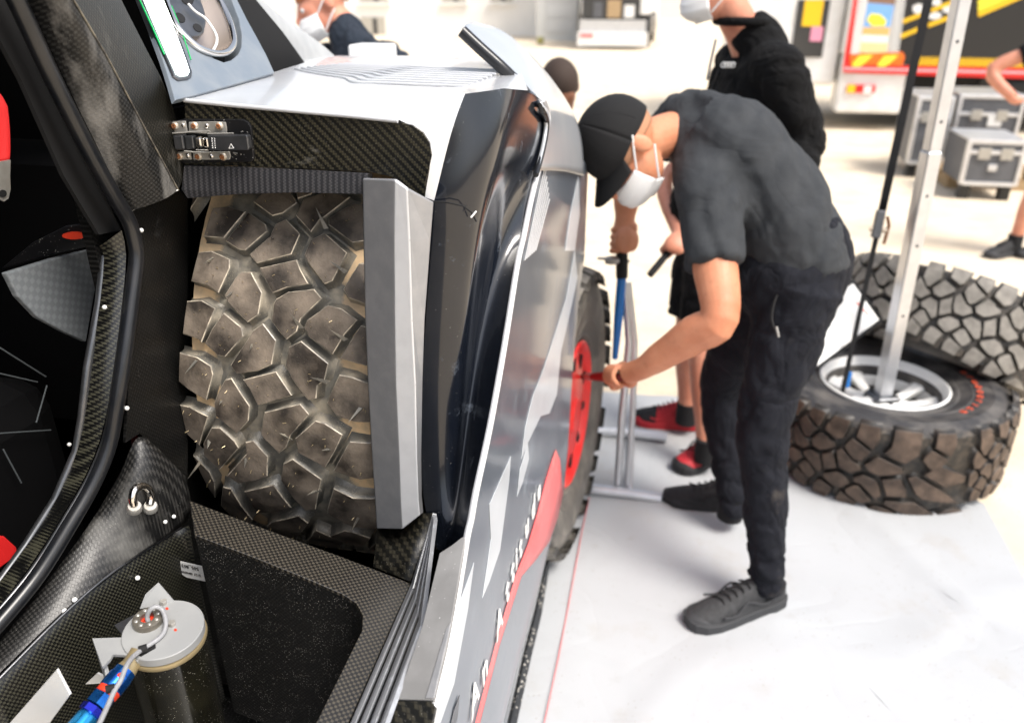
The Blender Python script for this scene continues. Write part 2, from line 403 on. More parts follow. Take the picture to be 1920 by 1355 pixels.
C_BAY = carbon('carbon_bay_wall', (0, 1, 0), (0, 0, 1), .0036, 2, c1=(.0014, .0014, .0014), c2=(.010, .010, .0095), dust=((.15, .15, .145), .64, 1.0, 10, None), speck=0.072, specksc=250)
C_DUSTY = carbon('carbon_box_dusty', (1, 0, 0), (0, 0, 1), .0036, 2, c1=(.0015, .0015, .0015), c2=(.008, .008, .0075), speck=.17, specksc=340, rough=.5)
C_CORN = carbon('carbon_corner', (.9, .3, .3), (0, .5, .8), .0050, 4, c1=(.005, .005, .004), c2=(.030, .027, .019), dust=((.3, .28, .25), .62, .95, 22, None), speck=0.084, specksc=237)
C_GREY = carbon('carbon_grey_gusset', (0, 1, .35), (0, -.35, 1), .009, 2, c1=(.155, .17, .18), c2=(.20, .215, .225), rough=.5)

# ---------------------------------------------------------------- the setting
g = mesh_obj('ground', [(-60, -30, 0), (60, -30, 0), (60, 120, 0), (-60, 120, 0)], [(0, 1, 2, 3)], m_sand); tag(g, kind='structure')
shp = [U(1112, 735, z=0), U(1330, 752, z=0), U(1500, 800, z=0), U(1846, 945, z=0), U(1920, 1085, z=0)]
e = (shp[-1]-shp[-2]).normalized()
sp = [V((-2.6, shp[0].y+.1, 0))]+shp+[shp[-1]+e*1.6, V((-2.6, -1.2, 0))]
bm = bmesh.new(); bm.faces.new([bm.verts.new(V((p.x, p.y, .004))) for p in sp])
bmesh.ops.triangulate(bm, faces=bm.faces); 
for _ in range(6): bmesh.ops.subdivide_edges(bm, edges=[x for x in bm.edges if x.calc_length() > .06], cuts=1, use_grid_fill=True)
for v in bm.verts:
    p = v.co; ang = .6
    q = p.x*cos(ang)+p.y*sin(ang); r = -p.x*sin(ang)+p.y*cos(ang)
    fold = max(0, 1-abs((q*1.7+.35*noise.noise(V((r*1.1, q*.5, 3)))) % 1-.5)*9)
    fold2 = max(0, 1-abs((r*1.3+.4*noise.noise(V((q*1.3, 7, 1)))) % 1-.5)*12)
    v.co.z = .006+.010*fold+.009*fold2+.006*noise.noise(p*3)
sheet = bm_obj('ground_sheet', bm, m_sheet, None, True)
tag(sheet, 'white plastic groundsheet spread under the car and the bending mechanic', 'groundsheet')
tl = [U(1020, 1355, z=.02)]+[U(x, y, z=.02) for x, y in ((1045, 1240), (1070, 1110), (1092, 990), (1105, 930))]
tl.insert(0, tl[0]+(tl[0]-tl[2])*.8)
line = tube('chalk_line', [V((p.x, p.y, .0155)) for p in tl], (.0016), m_redpatch, None, 6)
tag(line, 'thin red string line on the white groundsheet beside the car', 'string')

# ---------------------------------------------------------------- tyres
R_T, W_T = .47, .333
TX, TY, TZ = -.5715, 1.44, 1.09
def to_cyl(px, py):
    a = U(px, py, d=1) - V((0, 0, CAM_H)); oy, oz = -TY, CAM_H-TZ
    A = a.y**2+a.z**2; B = 2*(oy*a.y+oz*a.z); Cc = oy*oy+oz*oz-R_T**2; D = B*B-4*A*Cc
    t = (-B-sqrt(max(D, 0)))/(2*A); p = V((0, 0, CAM_H))+a*t
    return atan2(p.z-TZ, TY-p.y)*R_T, p.x-TX          # arc length (up), across
RAW = [  # traced block tops: (region origin y, points in 4.8x enlarged pixels from x=320)
 (350, [(385,205),(510,195),(640,235),(470,440),(310,425)]), (350, [(700,255),(835,350),(845,395),(665,550),(620,545),(520,480),(630,350)]),
 (350, [(1030,315),(1140,430),(1070,590),(780,665),(735,610),(910,455),(955,350)]), (350, [(830,75),(1060,60),(1110,140),(1000,220),(920,240),(770,130)]),
 (350, [(1210,120),(1400,60),(1580,100),(1380,250),(1330,280),(1260,375),(1150,255)]), (350, [(1640,170),(1800,150),(1800,400),(1640,480),(1440,330),(1440,290)]),
 (350, [(1380,440),(1560,600),(1440,830),(1390,850),(1240,650),(1225,610),(1275,490)]), (350, [(830,745),(1120,680),(1150,760),(1205,858),(1040,885),(925,930),(870,830)]),
 (350, [(1700,705),(1800,690),(1800,1060),(1740,1030),(1610,980),(1575,920)]), (350, [(250,605),(360,598),(510,665),(510,730),(420,925),(330,865),(190,830)]),
 (510, [(600,60),(640,20),(710,20),(800,190),(770,370),(690,425),(530,265),(505,210)]), (510, [(140,280),(270,275),(375,335),(265,600),(250,585),(100,545)]),
 (510, [(480,395),(620,510),(630,570),(480,740),(430,730),(330,640),(390,520)]), (510, [(750,545),(825,490),(925,620),(890,815),(780,868),(600,895),(560,840),(720,600)]),
 (510, [(960,260),(1060,200),(1280,175),(1330,235),(1150,410),(1115,520),(1040,580),(980,510),(930,440),(945,290)]),
 (510, [(1420,320),(1530,350),(1640,435),(1550,540),(1450,710),(1260,570),(1220,500),(1240,450)]), (510, [(1710,505),(1860,560),(1860,840),(1740,830),(1555,765)]),
 (510, [(1080,690),(1170,645),(1395,830),(1365,960),(1300,1010),(1290,1120),(1240,1130),(1110,960),(1055,840)]),
 (670, [(60,-10),(180,10),(230,20),(345,90),(360,150),(305,360),(130,280),(45,230)]), (670, [(500,220),(540,210),(690,440),(680,560),(590,660),(420,520),(410,420),(430,360)]),
 (670, [(680,215),(940,150),(1060,330),(900,380),(790,410),(720,270)]), (670, [(1530,180),(1620,200),(1800,300),(1860,320),(1860,600),(1650,570),(1500,510),(1430,410),(1440,370)]),
 (670, [(860,510),(1160,440),(1220,510),(1060,690),(1020,800),(970,840),(850,720),(830,690)]), (670, [(40,480),(150,480),(310,540),(225,790),(40,720)]),
 (670, [(1310,590),(1380,610),(1520,700),(1460,830),(1380,968),(1160,850),(1140,740)]), (670, [(380,650),(440,650),(560,760),(590,808),(430,993),(300,900),(300,800),(330,740)]),
 (670, [(1620,780),(1900,830),(1900,1100),(1700,1095),(1490,1015)]), (830, [(690,10),(740,0),(855,125),(850,290),(740,330),(610,355),(530,300),(700,110)]),
 (830, [(1030,200),(1100,165),(1335,330),(1285,590),(1220,600),(1120,500),(1010,340)]), (830, [(60,160),(150,190),(320,290),(360,370),(340,540),(150,440)]),
 (830, [(480,420),(530,425),(720,690),(640,800),(440,640)]), (830, [(680,450),(920,395),(1060,575),(900,620),(790,620),(710,500)]),
 (830, [(1480,430),(1640,510),(1850,540),(1890,790),(1640,750),(1430,640),(1430,600)]), (830, [(920,720),(1150,670),(1220,720),(1110,860),(1000,960),(880,760)]),
 (830, [(1320,800),(1540,890),(1480,1000),(1400,1000),(1230,890)])]
HALF = W_T/2
def r_prof(x): return R_T-.010*max(0, (abs(x)-.10)/.0575)**2
def poly_off(P, d):
    k = len(P); ar = sum(P[i][0]*P[(i+1) % k][1]-P[(i+1) % k][0]*P[i][1] for i in range(k)); sg = 1 if ar > 0 else -1
    out = []
    for i in range(k):
        a, b, c = P[i-1], P[i], P[(i+1) % k]
        e1 = V((b[0]-a[0], b[1]-a[1])).normalized(); e2 = V((c[0]-b[0], c[1]-b[1])).normalized()
        n1 = V((e1.y, -e1.x))*sg; n2 = V((e2.y, -e2.x))*sg; n = n1+n2
        if n.length < .3: n = n1
        n.normalize(); s = d/max(.55, n.dot(n1)); out.append((b[0]+n.x*s, b[1]+n.y*s))
    return out
def cyl_pt(s, x, r): a = s/R_T; return V((x, -r*cos(a), r*sin(a)))
BLOCK_MESH = []; BLOCK_S = []
POLYS = []
for oy, pts in RAW:
    P = []
    for cx, cy in pts:
        s, x = to_cyl(320+cx/4.8, oy+cy/4.8)
        if cx >= 1790: x = HALF-.002
        P.append((s, max(-HALF, min(HALF, x))))
    POLYS.append(P)
sh = [sum(p[0] for p in POLYS[i])/len(POLYS[i]) for i in (0, 9, 11, 18, 23, 29)]
PITCH_S = (sh[0]-sh[-1])/5; SECTOR = PITCH_S*6/R_T
for P in POLYS:
    bm = bmesh.new(); rings = []
    k0 = len(P)
    Q = []
    for i in range(k0):                                      # subdivide long sides so that the block follows the curve
        a, b = P[i], P[(i+1) % k0]; Q.append(a)
        if sqrt((a[0]-b[0])**2+(a[1]-b[1])**2) > .03: Q.append(((a[0]+b[0])/2, (a[1]+b[1])/2))
    Q = poly_off(Q, .0024)
    for off, dr in ((-.0006, .0001), (0, 0), (.0012, -.0012), (.0018, -.0080), (.0036, -.0150), (.0080, -.0205)):
        O = poly_off(Q, off)
        rings.append([bm.verts.new(cyl_pt(s, x, r_prof(x)+dr)) for s, x in O])
    k = len(Q); top = bm.faces.new(rings[0]); top.material_index = 0
    for i in range(len(rings)-1):
        for j in range(k):
            f = bm.faces.new((rings[i][j], rings[i+1][j], rings[i+1][(j+1) % k], rings[i][(j+1) % k]))
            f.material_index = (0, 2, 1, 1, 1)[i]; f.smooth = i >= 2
    bmesh.ops.recalc_face_normals(bm, faces=bm.faces)
    if top.normal.dot(top.calc_center_median()) < 0: bmesh.ops.reverse_faces(bm, faces=bm.faces)
    bmesh.ops.triangulate(bm, faces=[top])
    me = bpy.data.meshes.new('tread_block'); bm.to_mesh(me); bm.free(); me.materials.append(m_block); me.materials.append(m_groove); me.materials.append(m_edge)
    BLOCK_MESH.append(me)
NSEC = int(2*pi/SECTOR)+1
LAYOUT = []; cen = [(sum(p[0] for p in P)/len(P), sum(p[1] for p in P)/len(P)) for P in POLYS]
for k in range(NSEC):                                        # the traced arc first, then its repeats round the tyre where there is room
    for i, (s, x) in enumerate(cen):
        a = (s/R_T+k*SECTOR) % (2*pi)
        if all(sqrt((((a-b+pi) % (2*pi)-pi)*R_T)**2+(x-xb)**2) > .068 for b, xb, _, kk in LAYOUT if kk != k): LAYOUT.append((a, x, i, k))
def half_prof():
    P = [(.222, -.118), (.232, -.130), (.250, -.139), (.256, -.144), (.262, -.144), (.266, -.1415), (.30, -.155), (.305, -.1575), (.310, -.1555), (.34, -.163), (.37, -.1645), (.376, -.1665), (.382, -.1645), (.405, -.160), (.43, -.151), (.447, -.144), (.4490, -.126), (.4515, -.08), (.4515, 0)]
    return P
def carcass_mesh():
    h = half_prof(); prof = h+[(r, -x) for r, x in h[::-1][1:]]
    prof += [(.205, .105), (.205, -.105)]
    M = Matrix.Rotation(pi/2, 4, 'Y')
    o = lathe('carcass', prof, m_carcass, None, 72, M, True); me = o.data; bpy.data.objects.remove(o); return me
CARC = carcass_mesh(); CARC2 = CARC.copy(); CARC2.materials[0] = carcass_mat(True); CARC3 = CARC.copy(); CARC3.materials[0] = carcass_mat(2)
def rim_parts(parent, M, mr, spokes=9, face=1, fancy=True):
    """rim whose outer face looks along local +X*face"""
    R = M @ Matrix.Rotation(pi/2, 4, 'Y')
    f = face
    prof = [(.205, -.11*f), (.232, -.113*f), (.232, -.10*f), (.208, -.09*f), (.205, .0), (.208, .10*f), (.230, .118*f), (.238, .140*f), (.230, .146*f), (.216, .128*f), (.205, .07*f), (.19, .03*f)]
    rm = lathe('rim', prof, mr, None, 64, R); put(rm, parent)
    hub = lathe('hub', [(0, .085*f), (.035, .085*f), (.04, .075*f), (.06, .07*f), (.078, .06*f), (.08, .03*f), (.08, .0)], mr, None, 40, R); put(hub, parent)
    for i in range(spokes):
        a = 2*pi*i/spokes; bmx = bmesh.new()
        secs = []
        for r, wd, h in ((.06, .030, .062), (.11, .020, .058), (.16, .022, .070), (.212, .036, .088)):
            secs.append([bmx.verts.new((r, sy*wd, f*(h-dz))) for sy, dz in ((-1, .008), (-.5, 0), (.5, 0), (1, .008), (.8, .03), (-.8, .03))])
        for q in range(3):
            for j in range(6): bmx.faces.new((secs[q][j], secs[q][(j+1) % 6], secs[q+1][(j+1) % 6], secs[q+1][j]))
        bmx.faces.new(secs[0][::-1]); bmx.faces.new(secs[-1])
        bmesh.ops.transform(bmx, matrix=R @ Matrix.Rotation(a, 4, 'Z'), verts=bmx.verts)
        put(bm_obj('spoke', bmx, mr), parent)
    for i in range(6):
        a = 2*pi*i/6
        nb = lathe('wheel_nut', [(0, .082*f), (.010, .082*f), (.011, .06*f)], m_steel_dk, None, 6, R @ Matrix.Translation((.055*cos(a), .055*sin(a), 0))); put(nb, parent)
spare_root = None
def tread(root, spin, mats=None):
    for _, _, i, k in LAYOUT:
        b = bpy.data.objects.new('tread_block', BLOCK_MESH[i]); COL.objects.link(b); b.parent = root
        b.rotation_euler = (-(k*SECTOR)-spin, 0, 0)
        for q in range(3 if mats else 0): b.material_slots[q].link = 'OBJECT'; b.material_slots[q].material = mats[q % 2]
def tyre_parts(root, spin=0, mats=None):
    c = bpy.data.objects.new('carcass', CARC if root is spare_root else CARC2); COL.objects.link(c); c.parent = root
    tread(root, spin, mats)
    return c
spare_root = spare = empty('spare_wheel', (TX, TY, TZ), 'dusty spare wheel with chunky brown tread held upright in the open car bay', 'spare wheel')
tyre_parts(spare)
rim_parts(spare, Matrix.Translation((TX, TY, TZ)), m_white, face=-1)
# moulding spikes and flash left on the tread
SPK = [(350,1330,215,1390,370,9),(350,640,395,600,350,6),(350,945,485,905,450,6),(350,1450,680,1570,765,9),(350,330,710,400,610,7),(510,1105,370,1170,510,11),
       (510,1465,515,1570,615,10),(510,745,695,725,630,5),(510,530,240,555,160,6),(670,1285,160,1410,230,10),(670,165,130,235,10,7),(670,1620,560,1700,460,7),
       (670,1005,645,1070,760,11),(670,365,785,320,740,5),(670,475,400,435,380,5),(830,1385,30,1460,80,7),(830,170,295,260,180,7),(830,695,180,665,120,5),(830,1250,420,1350,440,8),(830,1630,760,1695,670,7)]
for oy, x0, y0, x1, y1, wd in SPK:
    s0, a0 = to_cyl(320+x0/4.8, oy+y0/4.8); s1, a1 = to_cyl(320+x1/4.8, oy+y1/4.8)
    tip = cyl_pt(s0, a0, R_T+.012); p1 = cyl_pt(s1, a1, R_T-.004); sd = (cyl_pt(s1, a1, 1)-cyl_pt(s0, a0, 1)).normalized().cross(tip.normalized())*(wd*.0004)
    inn = tip.normalized()*-.010
    mesh_obj('tread_spike', [tip, p1+sd, p1-sd, lerp(tip, p1, .55)+inn], [(0, 1, 2), (0, 3, 1), (0, 2, 3), (1, 3, 2)], m_groove, spare)
hs = []
for P in POLYS:
    for q in range(4):
        i = random.randrange(len(P)); a = P[i]; c = (sum(p[0] for p in P)/len(P), sum(p[1] for p in P)/len(P)); t = random.uniform(.08, .75)
        s, x = lerp(a[0], c[0], t), lerp(a[1], c[1], t)
        p = cyl_pt(s, x, r_prof(x)); n = V((0, p.y, p.z)).normalized(); dd = (n+V((random.uniform(-.8, .8), random.uniform(-.5, .5), random.uniform(-.8, .8)))).normalized()
        hs.append(([p-n*.002, p+dd*random.uniform(.0025, .007)], [.0007, .0003]))
hh = join_tubes('rubber_nubs', hs, m_brass, spare, 4); hh['kind'] = 'stuff'
# ---------------------------------------------------------------- the rally car
car = empty('rally_car', (-1.4, 1.6, 0), 'silver and black off-road rally car with opened side and red front wheel', 'car')
def CP(o): return put(o, car)
DY = 1.035                                  # plane of the carbon lintel that faces the camera
def UL(px, py, y): return U(px, py, y=y)
# --- spare wheel bay liner
CP(box('bay_inner_wall', (-.80, .93, .55), (-.785, 1.98, 1.53), C_BAY))
CP(box('bay_floor', (-.785, .93, .55), (-.33, 1.98, .565), C_BAY))
CP(box('bay_front_wall', (-.785, 1.965, .567), (-.33, 1.98, 1.50), C_BAY))
# --- carbon lintel
lint = [(347, 192), (450, 201), (560, 211), (660, 220), (745, 229), (772, 235), (792, 248), (805, 268), (809, 292), (804, 318), (797, 342), (797, 368), (781, 362), (764, 350), (742, 334), (715, 327), (690, 322), (560, 316), (440, 311), (345, 309)]
CP(plate('lintel', [U(x, y, y=DY) for x, y in lint], .012, C_LINT, None, .0012))
lip = [(345, 311), (440, 313), (560, 318), (689, 325), (689, 364), (560, 361), (450, 364), (352, 372), (340, 356)]
lp = []
for i, (x, y) in enumerate(lip): lp.append(U(x, y, y=DY-.006 if i < 4 else DY-.012))
CP(plate('lintel_lip', lp, .02, C_LIP, None, .002))
# --- recess with the latch
rec = [(318, 228), (345, 224), (455, 224), (466, 230), (471, 240), (476, 298), (470, 304), (330, 306), (322, 298)]
latch = CP(plate('latch_recess', [U(x, y, y=DY-.0035) for x, y in rec], .006, m_blackgloss, None, .001))
LY = DY-.006
def lplate(name, pts, y, t, mt, bev=.0006): return put(plate(name, [U(a, b, y=y) for a, b in pts], t, mt, None, bev), latch)
lc = lambda X, Y: (300+X/9.6, 210+Y/9.6)
for pts in ([(215,170),(450,165),(490,370),(215,395)], [(515,185),(980,175),(1170,185),(1195,300),(1195,390),(930,395),(520,380)], [(250,715),(545,715),(565,860),(285,860)], [(590,720),(1240,715),(1265,800),(1250,860),(600,860)]):
    lplate('hinge_plate', [lc(*p) for p in pts], LY-.002, .003, m_steel)
lplate('latch_keeper', [lc(*p) for p in ((220,425),(400,420),(440,680),(265,690))], LY-.012, .012, m_steel_dk, .002)
lplate('latch_link', [lc(*p) for p in ((435,440),(590,430),(620,670),(465,680))], LY-.010, .010, m_steel_dk, .002)
lplate('latch_hook', [lc(*p) for p in ((620,455),(730,450),(760,640),(640,650))], LY-.013, .012, m_chrome, .003)
lplate('latch_hook', [lc(*p) for p in ((760,465),(850,465),(880,650),(775,640))], LY-.009, .010, m_chrome, .002)
lv = lplate('latch_lever', [lc(*p) for p in ((845,425),(1540,415),(1575,440),(1605,660),(1585,690),(880,695))], LY-.018, .010, m_steel_dk, .0016)
mm = U(*lc(1290, 620), y=LY-.0183); tri = [lc(1240,655), (300+1275/9.6, 210+575/9.6), lc(1330,655)]
for i in range(3):
    a, b = U(*tri[i], y=LY-.0184), U(*tri[(i+1) % 3], y=LY-.0184); put(tube('arrow_mark', [a, b], .0004, m_label, None, 6), lv)
for q in range(6):
    for r_ in range(2):
        a = U(*lc(925+r_*50+q*3, 470+q*34), y=LY-.0184); b = U(*lc(945+r_*40+q*3, 485+q*34), y=LY-.0184); put(tube('engraving', [a, b], .0005, m_label, None, 5), lv)
for pth, r in ((((230,385),(420,375),(540,360),(720,355),(900,350)), .0011), (((440,705),(620,725),(950,732)), .0012), (((650,685),(870,690)), .001), (((1320,735),(1390,745)), .001), (((860,395),(1320,385)), .001)):
    put(tube('latch_spring', [U(*lc(*p), y=LY-.011) for p in pth], r, m_steel, None, 8), latch)
for x, y in ((265,250),(620,250),(1070,255),(350,795),(690,800),(1135,805)):
    c = U(*lc(x, y), y=LY-.002); Mx = axis_matrix(c, (0, -1, 0))
    put(lathe('latch_bolt', [(.0058, 0), (.0056, .0012), (.0042, .0028), (.0038, .003)], m_boltw, None, 20, Mx), latch)
    put(lathe('bolt_core', [(0, .0036), (.0016, .0036), (.0020, .0045), (.0032, .0042), (.0038, .0025)], m_rust, None, 16, Mx), latch)
for x, y in ((415,240),(840,250),(495,790),(920,797)):
    put(lathe('latch_rivet', [(0, .0022), (.002, .002), (.0034, .0008), (.0036, 0)], m_chrome, None, 16, axis_matrix(U(*lc(x, y), y=LY-.002), (0, -1, 0))), latch)
# --- silver deck over the bay and the front wheel
near = [(343, 186), (440, 196), (560, 207), (660, 216), (748, 225)]
NEARP = [U(x, y, y=DY+.001) for x, y in near[:4]]+[U(748, 225, y=1.04), lerp(U(748, 225, y=1.04), U(872, 176, y=1.075), .5), U(872, 176, y=1.075), U(905, 172, y=1.10), U(945, 166, y=1.16), U(990, 170, y=1.26)]
rows = []; NJ = len(NEARP)-1
for t in [0, .015, .06, .13, .22, .35, .5, .65, .8, .92, 1.0, 1.1]:
    row = []
    for j, p in enumerate(NEARP):
        far = V((lerp(-.80, -.50, j/NJ), 2.38, 1.562)); k = t/1.1
        xx = lerp(p.x, far.x, min(1, k*1.9) if j < 3 else k); yy = lerp(p.y, far.y, k)
        z = lerp(p.z, 1.562, min(1, t*6)) - .16*max(0, t-.62)**1.6 - .02*max(0, j-6)*max(0, t-.25)
        row.append(V((xx, yy, z)))
    rows.append(row)
rows.append([V((p.x, p.y+.06, p.z-.16)) for p in rows[-1]])
deck = CP(grid('deck_panel', rows, m_silver, None, 0))
for k in range(9):                                             # swage lines pressed in the deck
    pts = []
    for q in range(12):
        t = q/11; x = lerp(-.735+.006*k, -.335, t**1.15); y = lerp(1.50+.016*k, 1.30+.036*k, min(1, t*1.6)) if t < .5 else lerp(1.30+.036*k+.0, 1.27+.034*k, (t-.5)*2)
        pts.append(V((x, y, 1.5635)))
    put(tube('swage_line', smooth_path(pts, 3), .0022, m_silver, None, 8), deck)
edge = [U(x, y, y=DY-.002) for x, y in ((345, 188), (440, 198), (560, 209), (660, 218), (746, 227))]
put(tube('deck_edge', edge, .0030, m_trim_lt, None, 10), deck)
# --- white return panel right of the lintel, then the dark flare, down to the outer crease (lofted shell)
XS = -.238
SH = [  # each row: lintel/trim edge, boundary B, c1, c2, c3, crease   (photo pixels) + forward positions
 ([(748,225),(872,176),(905,172),(945,166),(990,170),(1016,188)], (1.04, 1.075, 1.10, 1.16, 1.26, None)),
 ([(792,244),(852,226),(898,222),(950,214),(992,224),(1026,222)], (1.038, 1.055, 1.075, 1.12, 1.25, None)),
 ([(812,290),(834,294),(882,292),(930,286),(962,305),(1012,300)], (1.037, 1.048, 1.062, 1.10, 1.24, None)),
 ([(800,345),(822,345),(868,346),(912,342),(944,362),(1000,348)], (1.036, 1.043, 1.055, 1.09, 1.22, None)),
 ([(797,370),(814,376),(858,380),(900,380),(930,400),(990,392)], (1.035, 1.04, 1.05, 1.085, 1.21, None)),
 ([(806,378),(812,380),(850,430),(890,430),(918,455),(979,446)], (1.036, 1.041, 1.05, 1.08, 1.20, None)),
 ([(800,500),(806,500),(842,500),(880,505),(905,522),(967,500)], (1.036, 1.041, 1.05, 1.075, 1.18, None)),
 ([(789,650),(794,650),(826,650),(862,655),(886,660),(943,650)], (1.03, 1.035, 1.045, 1.07, 1.14, None)),
 ([(786,800),(790,800),(820,800),(852,805),(877,805),(916,800)], (1.02, 1.025, 1.035, 1.055, 1.10, None)),
 ([(786,920),(790,920),(816,920),(844,925),(870,925),(890,920)], (1.005, 1.01, 1.02, 1.03, 1.05, None)),
 ([(800,985),(804,985),(820,990),(842,992),(864,985),(880,975)], (.975, .98, .985, .99, .985, None)),
 ([(818,1026),(820,1028),(824,1032),(834,1028),(852,1018),(873,1006)], (.945, .945, .945, .945, .935, None))]
shell_rows = []
for i, (pts, ys) in enumerate(SH):
    bul = .022*sin(pi*min(1, max(0, (i+1)/len(SH))))
    P = list(pts); Y = list(ys)
    Y[2] -= bul*.55; Y[3] -= bul
    P.insert(4, (lerp(P[3][0], P[4][0], .42), lerp(P[3][1], P[4][1], .42))); Y.insert(4, lerp(Y[3], Y[4], .24))
    shell_rows.append([U(x, y, y=yy) if yy else U(x, y, x=XS) for (x, y), yy in zip(P, Y)])
for _ in range(3):
    old = [[p.copy() for p in r] for r in shell_rows]
    for i in range(1, len(old)-1):
        for j in (2, 3, 4, 5):
            shell_rows[i][j] = old[i][j]*.5+(old[i-1][j]+old[i+1][j])*.25
CREASE = [r[-1] for r in shell_rows]
wr = [[r[0], lerp(r[0], r[1], .5), r[1]] for r in shell_rows[:5]]
CP(grid('deck_return', wr, m_silver, None, 2))
CP(grid('dark_flare', [r[1:] for r in shell_rows], m_dark, None, 2))
CP(tube('flare_joint', [U(x, y, y=yy-.002) for x, y, yy in ((812,378,1.036),(840,380,1.026),(868,386,1.030),(884,398,1.040),(893,415,1.050))], .0012, m_black, None, 6))
CP(tube('paint_chip', [U(883, 408, y=1.036), U(893, 396, y=1.042)], .0013, m_label, None, 6))
# --- silver trim post in front of the tyre's outer edge
post = [((684,334),(742,336),(764,352),(809,377)), ((686,450),(741,450),(768,450),(803,450)), ((689,600),(742,600),(772,600),(792,600)), ((694,720),(744,720),(778,720),(788,720)), ((701,850),(750,850),(780,850),(786,850)), ((707,940),(753,940),(783,935),(787,930)), ((710,990),(756,990),(786,965),(790,962))]
PYS = (1.03, .964, .944, .943, .966, 1.037)
prow = []
for rr in post:
    r6 = [rr[0]]+list(rr)+[rr[-1]]
    prow.append([U(x, y, y=py) for (x, y), py in zip(r6, PYS)])
pv = [p for r in prow for p in r]
fs, fmi = [], []
for i in range(len(prow)-1):
    for j in range(5): fs.append((i*6+j, i*6+j+1, (i+1)*6+j+1, (i+1)*6+j)); fmi.append(1 if j == 2 else 0)  # middle facet in paler trim: its lit look is painted in
tp = CP(mesh_obj('trim_post', pv, fs, None, None, False, [m_trim, m_trim_lt], fmi))
m_ = tp.modifiers.new('thick', 'SOLIDIFY'); m_.thickness = .006; m_.offset = 0
bevel(tp, .003, 3, 8)
CP(tube('post_welt', [r[1]+V((-.002, .004, 0)) for r in prow], .003, m_blackrub, None, 8))
# --- carbon corner under the post, ribbed strip, sill
zf = .905
cor = [U(709, 988, y=.985), U(757, 990, y=.985), U(786, 964, y=.98), U(815, 962, y=.97), U(770, 1090, y=.885), U(700, 1062, y=.90)]
CP(grid('carbon_corner', [[cor[0], cor[1], cor[2], cor[3]], [lerp(cor[0], cor[5], .5), lerp(cor[1], lerp(cor[5], cor[4], .4), .5), lerp(cor[2], lerp(cor[5], cor[4], .7), .5), lerp(cor[3], cor[4], .5)], [cor[5], lerp(cor[5], cor[4], .4), lerp(cor[5], cor[4], .7), cor[4]]], C_CORN, None, 0, .004))
# bulkhead between wheel bay and the tank box
BY = .885
bk = [(358, 938), (500, 989), (640, 1040), (771, 1092), (771, 1100), (741, 1148), (690, 1160), (672, 1128), (640, 1110), (372, 1005)]
top = [U(x, y, y=BY) for x, y in bk[:4]]; inn = [U(x, y, y=BY-.002) for x, y in ((366, 1002), (500, 1055), (640, 1110), (700, 1135))]
fl_t = top[:3]+[U(771, 1093, y=BY)]
# flange: front strip and the outer strip that runs back along the car
fa = [U(356, 938, y=BY), U(771, 1093, y=BY), U(652, 1362, z=.9), U(585, 1362, z=.895)]
FP = plane3(fa[0], fa[1], U(655, 1355, z=.9))
fo = [(356, 938), (500, 992), (640, 1043), (771, 1093), (735, 1172), (690, 1272), (610, 1450), (545, 1450), (640, 1260), (679, 1180), (680, 1152), (668, 1130), (640, 1112), (560, 1078), (470, 1042), (366, 1003)]
CP(plate('box_flange', [U(x, y, p=FP) for x, y in fo], .006, C_FLAN, None, .001))
fpi = [U(x, y, p=FP) for x, y in ((366, 1003), (470, 1042), (560, 1078), (640, 1112), (668, 1130), (680, 1152), (679, 1180), (640, 1260), (545, 1450))]
vs = []; 
for p in fpi: vs += [p+V((0, 0, -.003)), V((p.x-.01*0, p.y+.006, p.z-.36))]
CP(mesh_obj('box_wall', vs, [(2*i, 2*i+2, 2*i+3, 2*i+1) for i in range(len(fpi)-1)], C_DUSTY, None, True))
CP(box('box_floor', (-.76, .2, .53), (-.32, .92, .545), C_DUSTY))
# ribbed strip: alternating silver and black slats between the flange and the sill
A0, A1 = U(812, 962, y=.97), U(772, 1094, y=.884); A2 = U(655, 1362, z=.893)
B0, B1 = U(822, 1034, x=-.270), U(788, 1178, x=-.271); B2 = U(690, 1450, x=-.273)
A2 = A1+(A2-A1)*1.35
for seg, (a, b, c, d) in enumerate(((A0, A1, B0, B1), (A1, A2, lerp(B0, B1, .98), B2))):
    nrib = 7
    for k in range(nrib):
        t0, t1 = k/nrib, (k+.93)/nrib
        if seg == 0:
            q = [lerp(a, c, t0*.2), lerp(a, c, t1*.2), lerp(b, d, t1), lerp(b, d, t0)]
        else: q = [lerp(a, c, t0), lerp(a, c, t1), lerp(b, d, t1), lerp(b, d, t0)]
        up = V((0, -.3, 1)).normalized()*(.0025 if k % 2 == 0 else 0)
        CP(plate('vent_rib', [p+up for p in q], .006, m_rib_s if k % 2 == 0 else m_rib_d))
# sill plate between ribs and crease
sl_ = [(824,1036),(846,1022),(864,1008),(873,1004),(860,1085),(849,1150),(836,1218),(812,1312),(745,1310),(770,1235),(792,1170)]
SP = plane3(U(824, 1036, x=-.268), U(876, 978, x=XS-.002), U(745, 1310, x=-.271))
CP(plate('sill_plate', [U(x, y, p=SP) for x, y in sl_], .006, m_sillgrey, None, .001))
CP(plate('sill_step', [U(x, y, p=SP)+V((.001, 0, .002)) for x, y in ((835,1180),(845,1165),(812,1310),(796,1310))], .003, m_trim, None, .0006))
CP(plate('torn_sill_end', [U(x, y, p=SP)+V((0, 0, -.001)) for x, y in ((743,1313),(808,1313),(816,1322),(790,1450),(700,1450),(728,1345))], .006, C_CORN))
